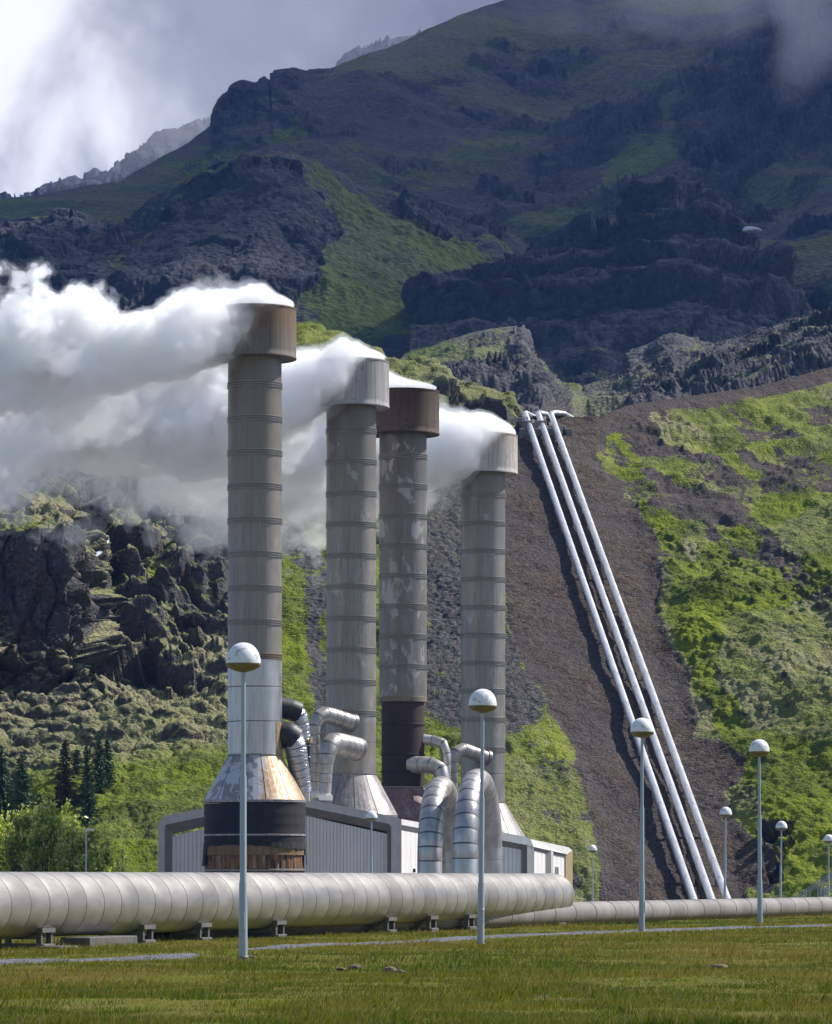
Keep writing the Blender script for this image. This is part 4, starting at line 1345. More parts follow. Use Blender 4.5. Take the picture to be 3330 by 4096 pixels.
def wall_strip(pl, pr, zt_l, zt_r, zb, ribs, back, depth=0.055):
    """corrugated sheet between two plan points; the top may slope"""
    a, b = Vector((pl[0], pl[1], 0)), Vector((pr[0], pr[1], 0))
    nrm = Vector((-(b - a).y, (b - a).x, 0)).normalized() * -1     # towards the camera
    if nrm.y > 0: nrm = -nrm
    vs, fs = [], []
    cols = []
    for i in range(ribs):
        for u, dd in ((0.0, 0), (0.74, 0), (0.80, -depth), (0.94, -depth), (0.9999, 0)):
            cols.append(((i + u) / ribs, dd))
    for s, dd in cols:
        p = a.lerp(b, s) + nrm * dd
        vs.append((p.x, p.y, zb)); vs.append((p.x, p.y, lin(zt_l, zt_r, s)))
    for i in range(len(cols) - 1):
        fs.append((2 * i, 2 * i + 2, 2 * i + 3, 2 * i + 1))
    return vs, fs


def portal(name_root, o, outer, inner, reveal, dback, mats=(0, 1)):
    """frame face between outer and inner outlines and the slanted reveal between inner and reveal outlines"""
    mb = MB()
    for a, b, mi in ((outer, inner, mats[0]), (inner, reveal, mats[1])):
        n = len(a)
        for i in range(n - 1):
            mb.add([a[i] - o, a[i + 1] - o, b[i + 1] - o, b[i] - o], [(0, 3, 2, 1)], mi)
    return mb


GZB = -2.3
bo = P(1100, HY, 247); bo.z = GZB
hall = tag(empty('plant_building', bo), 'low white ribbed building with a grey portal frame behind the black stack base', 'building', 'plant buildings')
dL, dR = 246.0, 249.5
def fd(x): return lin(dL, dR, (x - 633) / (1607 - 633))
def FP(x, y, dd=0.0): return P(x, y, fd(x)) + Vector((0, dd, 0))
def FG(x, dd=0.0):
    p = P(x, HY, fd(x)); p.z = GZB
    return p + Vector((0, dd, 0))
outer = [FG(633), FP(633, 3296), FP(658, 3264), FP(1118, 3174), FP(1590, 3270), FP(1607, 3280), FG(1607)]
inner = [FG(659), FP(659, 3320), FP(662, 3300), FP(1118, 3206), FP(1558, 3296), FP(1566, 3310), FG(1566)]
rev = [FG(688, .55), FP(688, 3345, .55), FP(690, 3336, .55), FP(1118, 3236, .55), FP(1546, 3326, .55), FP(1551, 3334, .55), FG(1551, .55)]
mb = portal('hall', bo, outer, inner, rev, 0.5)
# top and left side of the frame
back = Vector((0, 9.5, 0.0))
for a, b in zip(outer, outer[1:]):
    mb.add([a - bo, b - bo, b + back - bo, a + back - bo], [(0, 1, 2, 3)], 0)
mb.build('portal_frame', [M_frame, M_reveal], hall, False)
# ribbed wall panels under the sloping roof edge
for (xl, xr, yl, yr, ribs, nm) in ((688, 1118, 3346, 3240, 26, 'wall_panel'), (1118, 1551, 3240, 3336, 32, 'wall_panel')):
    pl, pr = FP(xl, HY, .56), FP(xr, HY, .56)
    vs, fs = wall_strip((pl.x - bo.x, pl.y - bo.y), (pr.x - bo.x, pr.y - bo.y), zz(yl, fd(xl)) - bo.z, zz(yr, fd(xr)) - bo.z, 0.0, ribs, 0)
    # trim the top along the rising roof line
    mesh_obj(nm, vs, fs, M_wall, hall, False)
mb = MB()
ra = [FP(645, 3274, 0.3) , FP(1118, 3178, 0.3), FP(1600, 3278, 0.3)]
bk = Vector((0, 9.2, 0))
for a, b in zip(ra, ra[1:]):
    mb.add([a - bo, b - bo, b + bk - bo, a + bk - bo], [(0, 1, 2, 3)])
mb.build('roof', M_roof, hall, False)
# the wing that steps back on the right of the portal
def wing(x):
    t_ = (x - 1607) / (1792 - 1607)
    return lin(249.6, 258.0, t_)
def WP(x, y, dd=0.0): return P(x, y, wing(x)) + Vector((0, dd, 0))
def WG(x, dd=0.0):
    p = P(x, HY, wing(x)); p.z = GZB
    return p + Vector((0, dd, 0))
mb = MB()
fa = [WP(1607, 3277), WP(1792, 3311), WP(1792, 3334), WP(1607, 3300)]
mb.add([p - bo for p in fa], [(0, 3, 2, 1)], 0)
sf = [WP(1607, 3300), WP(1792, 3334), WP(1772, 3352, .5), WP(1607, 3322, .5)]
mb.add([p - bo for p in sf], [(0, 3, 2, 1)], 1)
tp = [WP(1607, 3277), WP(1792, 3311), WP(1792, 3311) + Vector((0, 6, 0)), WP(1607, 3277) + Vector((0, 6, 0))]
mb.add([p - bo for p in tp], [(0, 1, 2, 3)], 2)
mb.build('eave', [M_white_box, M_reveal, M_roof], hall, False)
pl, pr = WP(1607, HY, .5), WP(1772, HY, .5)
vs, fs = wall_strip((pl.x - bo.x, pl.y - bo.y), (pr.x - bo.x, pr.y - bo.y), zz(3322, wing(1607)) - bo.z, zz(3352, wing(1772)) - bo.z, 0.0, 9, 0, 0.02)
mesh_obj('wall_panel', vs, fs, M_wall, hall, False)
mb = MB()
c = [WG(1772, .3), WG(1792, 0), WG(1792, 5), WG(1772, 5)]
top_ = zz(3334, 258) - bo.z
mb.add([p - bo for p in c] + [p - bo + Vector((0, 0, top_)) for p in c], [(0, 1, 5, 4), (1, 2, 6, 5), (4, 5, 6, 7)])
mb.build('corner_post', M_post, hall, False)
mb = MB()
q = WP(1655, 3483, .42) - bo
mb.box((q.x - 0.14, q.y - 0.05, q.z - 0.12), (q.x + 0.14, q.y + 0.04, q.z + 0.12), 0)
mb.build('vent', M_dark, hall, False)

# the second building further right
b2 = P(2100, HY, 274); b2.z = GZB
shed = tag(empty('plant_building', b2), 'small white building with grey buttresses and an ochre corner under the beige hooded stack', 'building', 'plant buildings')
def sd(x): return np.interp(x, [1780, 2136, 2292], [271.0, 275.0, 283.0])
def SP(x, y, dd=0.0): return P(x, y, float(sd(x))) + Vector((0, dd, 0))
def SG(x, dd=0.0):
    p = P(x, HY, float(sd(x))); p.z = GZB
    return p + Vector((0, dd, 0))
mb = MB()
tops = [(1800, 3295), (2010, 3329), (2112, 3350), (2124, 3357), (2275, 3390), (2291, 3402)]
lows = [(1800, 3328), (2010, 3362), (2108, 3381), (2136, 3388), (2262, 3416), (2268, 3420)]
offs = [(1800, 3350), (2010, 3384), (2086, 3400), (2139, 3404), (2240, 3424), (2262, 3428)]
for i in range(len(tops) - 1):
    A = [SP(*tops[i]), SP(*tops[i + 1]), SP(*lows[i + 1]), SP(*lows[i])]
    mb.add([p - b2 for p in A], [(0, 3, 2, 1)], 0)
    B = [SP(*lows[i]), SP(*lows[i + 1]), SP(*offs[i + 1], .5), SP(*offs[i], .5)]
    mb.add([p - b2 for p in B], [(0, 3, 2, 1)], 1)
    C = [SP(*tops[i]), SP(*tops[i + 1]), SP(*tops[i + 1]) + Vector((0, 8, 0)), SP(*tops[i]) + Vector((0, 8, 0))]
    mb.add([p - b2 for p in C], [(0, 1, 2, 3)], 2)
mb.build('eave', [M_white_box, M_reveal, M_roof], shed, False)
for xl, xr, yl, yr, ribs, dep in ((1800, 2087, 3351, 3400, 17, 0.055), (2139, 2186, 3404, 3414, 3, 0.02), (2214, 2264, 3419, 3428, 3, 0.02)):
    pl, pr = SP(xl, HY, .5), SP(xr, HY, .5)
    vs, fs = wall_strip((pl.x - b2.x, pl.y - b2.y), (pr.x - b2.x, pr.y - b2.y), zz(yl, float(sd(xl))) - b2.z, zz(yr, float(sd(xr))) - b2.z, 0.0, ribs, 0, dep)
    mesh_obj('wall_panel', vs, fs, M_wall, shed, False)
for x0_, x1_, x2_, yt in ((2087, 2110, 2137, 3384), (2185, 2206, 2215, 3405)):
    mb = MB()
    a, b, c = SG(x0_, .5), SG(x1_), SG(x2_)
    h = zz(yt, float(sd(x1_))) - GZB
    up = Vector((0, 0, h))
    cc = c + Vector((0, .5, 0))
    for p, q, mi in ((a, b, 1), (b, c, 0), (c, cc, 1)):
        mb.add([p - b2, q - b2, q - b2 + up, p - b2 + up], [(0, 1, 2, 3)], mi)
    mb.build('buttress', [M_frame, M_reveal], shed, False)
mb = MB()
c = [SG(2264, .3), SG(2292, 0), SG(2292, 5), SG(2264, 5)]
top_ = zz(3404, 283) - b2.z
mb.add([p - b2 for p in c] + [p - b2 + Vector((0, 0, top_)) for p in c], [(0, 1, 5, 4), (1, 2, 6, 5), (4, 5, 6, 7)])
mb.build('corner_post', M_post, shed, False)
# window with a frame
wn = SP(2228, 3489, .5) - b2
dirx = (SP(2264, HY) - SP(2214, HY)).normalized()
rot = Matrix.Translation(wn) @ Matrix.Rotation(math.atan2(dirx.y, dirx.x), 4, 'Z')
wf = MB()
ww, hh = 0.30, 0.42
for lo, hi in (((-ww, -.08, -hh), (-ww + .07, 0.02, hh)), ((ww - .07, -.08, -hh), (ww, 0.02, hh)), ((-ww + .07, -.08, hh - .07), (ww - .07, 0.02, hh)), ((-ww + .07, -.08, -hh), (ww - .07, 0.02, -hh + .07)), ((-.03, -.07, -hh + .07), (.03, 0.02, hh - .07))):
    wf.box(lo, hi, mat=rot)
win = wf.build('window', M_frame, shed, False)
wp = MB(); wp.box((-ww + .07, -.05, -hh + .07), (ww - .07, -.03, hh - .07), mat=rot)
gm = plain_mat('glass_dark', (0.02, 0.022, 0.025), 0.1)
wp.build('pane', gm, win, False)


# ------------------------------------------------------------------ the long pipe on the grass
m, t, pos = new_mat('pipe_grey_aluminium')
x, y, z = t.xyz(pos)
n1 = t.noise(t.scalev(pos, (0.8, 0.8, 2.0)), 1.0, 5, 0.6)
n2 = t.noise(t.scalev(pos, (6, 2, 1.2)), 1.0, 5, 0.7, 0.6)
n3 = t.noise(pos, 25.0, 3, 0.6)
col = t.mix(t.step(n1, 0.3, 0.7), rgb(0.29, 0.268, 0.245), rgb(0.39, 0.365, 0.338))
col = t.mix(t.math('MULTIPLY', t.step(n2, 0.54, 0.75), 0.45), col, rgb(0.28, 0.235, 0.205))
att = t.attr('sheet')
col = t.mix(t.math('MULTIPLY', t.step(att, 0.86, 0.97), 0.5), col, rgb(0.22, 0.19, 0.17))
col = t.mix(t.math('MULTIPLY', t.step(att, 0.0, 0.3), 0.12), col, rgb(0.6, 0.58, 0.56))
bsdf(t, col, t.map(n1, 0.3, 0.7, 0.38, 0.5), 0.6, t.math('ADD', n2, t.math('MULTIPLY', n3, 0.15)), 0.012, 0.3)
M_big = m
def big_d(x): return 1.0 / (0.0125 + (0.0084 - 0.0125) * x / 2200.0)
BR, BZ = 0.71, 0.945
def bigp(x):
    d = big_d(x)
    return Vector(((x - CX) / F * d, d, BZ))
A, B = bigp(-500), bigp(2205)
ax = (B - A).normalized()
perp = Vector((-ax.y, ax.x, 0))
bend_to = B + ax * 0.95 + perp * 8
line = fillet([A, B + ax * 0.95, bend_to], 0.98, 7)
out = resample([line[0], line[1]], 0.985) + line[2:]
L_ = out
bigpipe = tag(empty('steam_pipeline', A), 'long fat grey steam pipe with ring joints lying low across the grass', 'pipeline')
P_, R_, M_ = seamed_tube([q - A for q in L_], BR, 0.006, 0.03)
mb = MB(); mb.tube(P_, R_, 56, mis=M_)
po = mb.build('pipe', [M_big, plain_mat('pipe_lap', (0.25, 0.235, 0.22), 0.5, 0.3)], bigpipe)
va = []
rs_ = random.Random(5)
cur = rs_.random()
for i in range(len(P_)):
    if i % 4 == 3: cur = rs_.random()
    va += [cur] * 56
at = po.data.attributes.new('sheet', 'FLOAT', 'POINT')
at.data.foreach_set('value', np.array(va, dtype=np.float32))
M_conc = plain_mat('support_concrete', (0.11, 0.105, 0.10), 0.9, 0.0, 0.3, 3.0)
M_shoe = plain_mat('support_steel_pale', (0.16, 0.155, 0.145), 0.6, 0.3)
ang = math.atan2(ax.y, ax.x)
for x in (-240, 95, 505, 735, 1040, 1490, 1660, 1815, 2180):
    c = bigp(x) - A
    mt = Matrix.Translation((c.x, c.y, -BZ)) @ Matrix.Rotation(ang, 4, 'Z')
    sb = MB()
    sb.box((-0.32, -0.62, -0.3), (0.32, 0.62, 0.10), 0, 0.02, mt)
    for s in (-1, 1):
        sb.box((s * 0.26 - 0.05, -0.55, 0.10), (s * 0.26 + 0.05, -0.43, 0.40), 1, 0, mt)
        sb.box((s * 0.26 - 0.05, 0.43, 0.10), (s * 0.26 + 0.05, 0.55, 0.40), 1, 0, mt)
    sb.box((-0.34, -0.60, 0.345), (0.34, -0.36, 0.445), 2, 0, mt)
    sb.box((-0.34, -0.36, 0.20), (0.34, 0.36, 0.30), 1, 0, mt)
    sb.build('support', [M_conc, M_groove, M_shoe], bigpipe, False)
# slabs and a kerb stone lying under the pipe
for x, dd, lx, ly, h, lab in ((300, -0.6, 1.35, 0.35, 0.22, 'long concrete slab half sunk in the grass under the pipe'), (1000, 1.5, 0.55, 0.4, 0.28, 'short pale concrete block behind the pipe in tall grass'),
                              (10, -1.3, 0.5, 0.25, 0.08, 'flat pale slab at the edge of the picture before the pipe')):
    c = bigp(x) + perp * dd
    sl = MB().box((-lx, -ly, -0.1), (lx, ly, h), 0, 0.02).build('concrete_slab', M_conc, None, False, (c.x, c.y, 0))
    sl.rotation_euler.z = ang
    tag(sl, lab, 'slab')

# the concrete coated pipe behind it
def con_d(x): return 1.0 / (0.0110 + (x - 650) * (0.00662 - 0.0110) / (3330 - 650))
def conp(x):
    d = con_d(x)
    return Vector(((x - CX) / F * d, d, 0.36))
A2, B2 = conp(500), conp(4200)
m, t, pos = new_mat('pipe_stained_concrete')
n1 = t.noise(pos, 0.6, 5, 0.6)
n2 = t.noise(pos, 6.0, 5, 0.7)
xx, yy, z_ = t.xyz(pos)
col = t.mix(t.step(n1, 0.3, 0.7), rgb(0.155, 0.140, 0.132), rgb(0.24, 0.218, 0.205))
col = t.mix(t.math('MULTIPLY', t.step(n2, 0.5, 0.7), 0.45), col, rgb(0.19, 0.165, 0.155))
dirt = t.step(t.math('ADD', z_, t.math('MULTIPLY', t.math('SUBTRACT', n1, 0.5), 0.35)), 0.0, -0.3)
col = t.mix(t.math('MULTIPLY', dirt, 0.6), col, rgb(0.14, 0.12, 0.075))
bsdf(t, col, 0.7, 0.05, n2, 0.01, 0.4)
cpipe = tag(empty('return_pipeline', A2), 'thinner stained grey pipe lying on the ground behind the fat pipe', 'pipeline')
ln = resample([A2, B2], 2.05)
P_, R_, M_ = [], [], []
for i, q in enumerate(ln):
    q = q - A2
    dd = (B2 - A2).normalized()
    P_ += [q - dd * 0.05, q - dd * 0.04, q + dd * 0.04, q + dd * 0.05]
    R_ += [0.385, 0.40, 0.40, 0.385]
mb = MB(); mb.tube(P_, R_, 40)
mb.build('pipe', m, cpipe)

# ------------------------------------------------------------------ the three pipes down the slope
m, t, pos = new_mat('pipe_polished_aluminium')
n1 = t.noise(pos, 0.5, 4, 0.6)
n2 = t.noise(pos, 7.0, 4, 0.6)
col = t.mix(n1, rgb(0.56, 0.56, 0.57), rgb(0.74, 0.74, 0.74))
bsdf(t, col, t.map(n1, 0.3, 0.7, 0.30, 0.42), 0.75, n2, 0.01, 0.25)
M_pen = m
M_penj = plain_mat('pipe_joint', (0.36, 0.36, 0.36), 0.45, 0.7)
def line_d(y): return 1.0 / (0.0023 + (y - 1662) * 4.71e-7)
def hill_point(x, y):
    i = int(np.argmin(np.abs(hill_px[0] - x)))
    j = int(np.argmin(np.abs(hill_py[:-3, i] - y)))
    return Vector(hill_V[j, i])
M_saddle = plain_mat('saddle_concrete', (0.20, 0.19, 0.175), 0.9, 0.0, 0.25, 2.0)
for (xt, xb, tail, lab) in ((2101, 2773, [(1.2, 3.8, -0.05), (2.6, 9, -0.8)], 'silver slope pipe closest to the stacks, its top bent away'),
                            (2153, 2845, [(0.9, 1.2, 0.0), (3.0, 9, -0.5)], 'middle one of the three silver slope pipes'),
                            (2203, 2908, [(1.5, 0.6, 0.0), (3.1, 5.0, -0.25)], 'silver slope pipe nearest the green hillside, its top turned sideways')):
    top, bot = P(xt, 1652, line_d(1652) - 2.3), P(xb, 3592, line_d(3592) - 2.3)
    low = bot + (bot - top).normalized() * 4.5
    tl = [top + Vector(q) for q in tail]
    ln = fillet([low, top] + tl, [0.9] * len(tl), 6)
    root = tag(empty('slope_pipe', low), lab, 'pipe', 'silver pipes running down the slope')
    mb = MB()
    first = resample([ln[0], ln[1]], 4.0)
    P_, R_, M_ = seamed_tube([q - low for q in first + ln[2:]], 0.335, 0.008, 0.05)
    mb.tube(P_, R_, 24, mis=M_)
    mb.build('pipe', [M_pen, M_penj], root)
    L = (top - low).length
    for s in np.arange(10, L - 4, 9.5):
        c = low.lerp(top, s / L)
        px_, py_ = CX + c.x / c.y * F, HY - (c.z - EYE) / c.y * F
        g = hill_point(px_, py_)
        h = min(1.6, max(0.55, (c - Vector((c.x, c.y, g.z - (g.y - c.y) * 0.47))).length))
        sb = MB()
        sb.box((-0.17, -0.14, -h - 0.4), (0.17, 0.14, -0.30), 0, 0.02)
        sb.build('saddle', M_saddle, root, False, c - low)

blk = tag(empty('anchor_block', P(2165, 1736, line_d(1736) + 0.9)), 'stepped concrete anchor block under the bent tops of the slope pipes', 'concrete block')
k = 430 / F
mb = MB()
for (xa, xb_, ya, yb, da, db) in ((2090, 2188, 1676, 1712, -0.2, 1.2), (2078, 2250, 1712, 1742, -1.2, 0.2), (2071, 2092, 1668, 1686, -0.9, -0.2), (2238, 2262, 1702, 1716, -1.0, 0.4), (2262, 2292, 1714, 1738, -1.4, 0.4)):
    o_ = blk.location
    mb.box(((xa - 2165) * k, da, -(yb - 1730) * k - (0.9 if yb > 1720 else 0)), ((xb_ - 2165) * k, db, -(ya - 1730) * k), 0, 0.06)
mb.build('footing', M_saddle, blk, False)
for x, y in ((2108, 1672), (2132, 1684), (2178, 1674), (2202, 1696), (2158, 1712), (2188, 1708)):
    q = MB().box(((x - 2165 - 5) * k, -1.5, -(y + 6 - 1730) * k), ((x - 2165 + 5) * k, -1.2, -(y - 6 - 1730) * k), 0, 0.03)
    q.build('bearing', M_white_box, blk, False)

# ------------------------------------------------------------------ lamps
m, t, pos = new_mat('lamp_globe_milky')
n1 = t.noise(pos, 3.5, 6, 0.65, 0.3)
x, y, z = t.xyz(pos)
col = t.mix(t.step(n1, 0.52, 0.60), rgb(0.78, 0.78, 0.78), rgb(0.50, 0.50, 0.49))
bsdf(t, col, 0.35, 0.0, n1, 0.005, 0.2)
M_globe = m
M_pole = plain_mat('lamp_pole_paint', (0.34, 0.39, 0.43), 0.42, 0.15, 0.12, 1.5)
M_dish = plain_mat('lamp_dish_bronze', (0.22, 0.175, 0.09), 0.45, 0.4, 0.3, 4.0)


def make_lamp():
    root = empty('park_lamp')
    mb = MB()
    mb.lathe([(0.085, -0.3), (0.085, 0.0), (0.078, 1.42), (0.064, 1.49), (0.062, 3.44), (0.048, 3.51), (0.046, 3.6), (0.042, 5.47)], 20)
    mb.build('pole', M_pole, root)
    mb = MB()
    mb.lathe([(0.11, -0.05), (0.11, 0.03), (0.095, 0.05), (0.086, 0.05)], 20)
    mb.build('base_collar', M_groove, root)
    mb = MB()
    mb.box((-0.035, -0.094, 0.55), (0.035, -0.072, 0.85), 0, 0.006)
    mb.build('hatch', M_pole, root, False)
    mb = MB()
    mb.lathe([(0.04, 5.43), (0.12, 5.45), (0.20, 5.475), (0.29, 5.52), (0.325, 5.555), (0.335, 5.585), (0.335, 5.60), (0.32, 5.605), (0.30, 5.60)], 40, cap0=True)
    mb.build('dish', M_dish, root)
    mb = MB()
    prof = [(0.328, 5.602)]
    for i in range(1, 15):
        a = math.pi / 2 * i / 15
        prof.append((0.332 * math.cos(a) ** 0.92, 5.606 + 0.392 * math.sin(a)))
    prof.append((0.012, 5.998))
    mb.lathe(prof, 40, cap1=True)
    mb.build('globe', M_globe, root)
    return root


def copy_tree(o, parent=None):
    c = o.copy()
    COL.objects.link(c)
    if parent is not None: c.parent = parent
    for ch in list(o.children):
        copy_tree(ch, c)
    return c


lamps = [(973, 974, 71.07, 0.0, 'nearest and tallest looking globe lamp, before the black based stack'),
         (1924, 1935, 87.5, 0.0, 'globe lamp crossing the bright inverted U pipes'),
         (2569, 2578, 104.7, 0.0, 'globe lamp whose dome covers the silver slope pipes'),
         (3042, 3048, 120.5, 0.0, 'white globe lamp on the grass before the green hillside'),
         (2900, 2895, 195.0, None, 'small globe lamp beside the foot of the slope pipes'),
         (3122, 3115, 211.0, None, 'small globe lamp before the dark rock hollow'),
         (3315, 3310, 230.0, None, 'small globe lamp by the stair railing at the picture edge'),
         (2371, 2372, 267.0, None, 'smallest globe lamp, just past the ochre corner of the small building'),
         (1488, 1486, 202.0, None, 'small globe lamp before the white ribbed wall')]
ytops = [2570, 2755, 2871, 2957, 3228, 3284, 3338, 3380, 3243]
proto = make_lamp()
for i, (xb, xt, d, zb, lab) in enumerate(lamps):
    o = proto if i == 0 else copy_tree(proto)
    b = P(xb, HY, d)
    b.z = zz(ytops[i], d) - 6.0
    o.location = b
    o.rotation_euler = (0, math.atan((xt - xb) / F * d / 6.0), i * 0.7)
    tag(o, lab, 'lamp', 'globe lamps around the plant')
sl = tag(empty('street_lamp', P(345, HY, 235)), 'slim white street lamp with a flat head beside the leafy bushes', 'lamp')
sl.location.z = -2.2
h = zz(3322, 235) + 2.2
mb = MB(); mb.lathe([(0.07, 0), (0.05, h)], 12, cap1=True); mb.build('pole', M_pole, sl)
mb = MB(); mb.tube([(-0.02, 0, h - 0.04), (0.12, 0, h + 0.04), (0.45, 0, h + 0.03), (0.52, 0, h)], [0.05, 0.09, 0.09, 0.04], 12); mb.build('lamp_head', M_white_box, sl)

# ------------------------------------------------------------------ stair railing at the right edge
rail = tag(empty('stair_railing', P(3290, 3600, 236)), 'grey tube stair railing climbing at the right edge behind the pipe', 'railing')
M_rail = plain_mat('rail_galvanised', (0.30, 0.32, 0.33), 0.45, 0.5)
ro = rail.location
def RP(x, y, dd=0): return P(x, y, 236 + dd) - ro
for dd, ox in ((0, 0), (2.0, 14)):
    for oy in (0, 14):
        MB().tube(fillet([RP(3150 + ox, 3612 + oy, dd), RP(3273 + ox, 3525 + oy, dd)] , [], 2) if False else [RP(3150 + ox, 3612 + oy, dd), RP(3273 + ox, 3525 + oy, dd)], 0.035, 10).build('handrail', M_rail, rail)
        MB().tube([RP(3283 + ox, 3521 + oy, dd), RP(3400 + ox, 3437 + oy, dd)], 0.035, 10).build('handrail', M_rail, rail)
        MB().tube([RP(3287 + ox, 3566 + oy, dd), RP(3400 + ox, 3490 + oy, dd)], 0.035, 10).build('handrail', M_rail, rail)
    for x, y in ((3274, 3525), (3284, 3520), (3226, 3560), (3345, 3476)):
        MB().tube([RP(x + ox, y, dd), RP(x + ox, 3640, dd)], 0.045, 10).build('post', M_rail, rail)
# ------------------------------------------------------------------ steam
def surface_net(f, org, h):
    """closed mesh of the surface f = 0 on a regular grid (f > 0 inside)"""
    f = f.copy()
    for s in (np.s_[0], np.s_[-1]):
        f[s] = -1; f[:, s] = -1; f[:, :, s] = -1
    ins = f > 0
    nx, ny, nz = f.shape
    c = np.zeros((nx - 1, ny - 1, nz - 1), np.int8)
    for a in (0, 1):
        for b in (0, 1):
            for d in (0, 1):
                c += ins[a:nx - 1 + a, b:ny - 1 + b, d:nz - 1 + d]
    act = (c > 0) & (c < 8)
    idx = np.full(act.shape, -1, np.int64)
    I = np.argwhere(act)
    idx[act] = np.arange(len(I))
    acc = np.zeros((len(I), 3)); cnt = np.zeros(len(I))
    corners = [(a, b, d) for a in (0, 1) for b in (0, 1) for d in (0, 1)]
    for p in corners:
        for ax in range(3):
            if p[ax]: continue
            q = list(p); q[ax] = 1
            fa = f[I[:, 0] + p[0], I[:, 1] + p[1], I[:, 2] + p[2]]
            fb = f[I[:, 0] + q[0], I[:, 1] + q[1], I[:, 2] + q[2]]
            cr = (fa > 0) != (fb > 0)
            t_ = np.where(cr, fa / np.where(cr, fa - fb, 1), 0)
            pt = np.tile(np.array(p, float), (len(I), 1))
            pt[:, ax] += t_
            acc += pt * cr[:, None]; cnt += cr
    V = (I + acc / cnt[:, None]) * h + org
    faces = []
    for ax in range(3):
        sl0 = [slice(None)] * 3; sl1 = [slice(None)] * 3
        sl0[ax] = slice(0, -1); sl1[ax] = slice(1, None)
        cr = ins[tuple(sl0)] != ins[tuple(sl1)]
        E = np.argwhere(cr)
        o1, o2 = [(1, 2), (2, 0), (0, 1)][ax]
        E = E[(E[:, o1] > 0) & (E[:, o2] > 0) & (E[:, o1] < f.shape[o1] - 1) & (E[:, o2] < f.shape[o2] - 1)]
        def at(da, db):
            Q = E.copy(); Q[:, o1] -= da; Q[:, o2] -= db
            return idx[Q[:, 0], Q[:, 1], Q[:, 2]]
        quad = np.stack([at(1, 1), at(0, 1), at(0, 0), at(1, 0)], -1)
        flip = ~ins[E[:, 0], E[:, 1], E[:, 2]]
        quad[flip] = quad[flip][:, ::-1]
        faces.append(quad)
    return V, np.concatenate(faces)


def np_mesh(name, V, Q, mat, parent=None, loc=None):
    me = bpy.data.meshes.new(name)
    me.vertices.add(len(V)); me.vertices.foreach_set('co', V.reshape(-1).astype(np.float32))
    n = len(Q)
    me.loops.add(n * 4); me.loops.foreach_set('vertex_index', Q.reshape(-1).astype(np.int32))
    me.polygons.add(n); me.polygons.foreach_set('loop_start', np.arange(0, n * 4, 4, dtype=np.int32))
    me.update(calc_edges=True)
    me.materials.append(mat)
    o = bpy.data.objects.new(name, me)
    COL.objects.link(o)
    if parent is not None: o.parent = parent
    if loc is not None: o.location = loc
    return o


def vapour(name, density, aniso=0.2, col=(0.99, 0.99, 0.995)):
    m = bpy.data.materials.new(name)
    m.use_nodes = True
    t = NT(m.node_tree)
    v = t.n('ShaderNodeVolumeScatter')
    v.inputs['Color'].default_value = rgb(*col)
    v.inputs['Density'].default_value = density
    v.inputs['Anisotropy'].default_value = aniso
    t.link(v.outputs[0], t.n('ShaderNodeOutputMaterial').inputs['Volume'])
    return m


V_veil, V_body, V_core = vapour('steam_veil', 0.16, 0.1, (0.930, 0.952, 0.988)), vapour('steam_body', 1.3, 0.1, (0.930, 0.952, 0.988)), vapour('steam_core', 0.9, 0.1, (0.930, 0.952, 0.988))


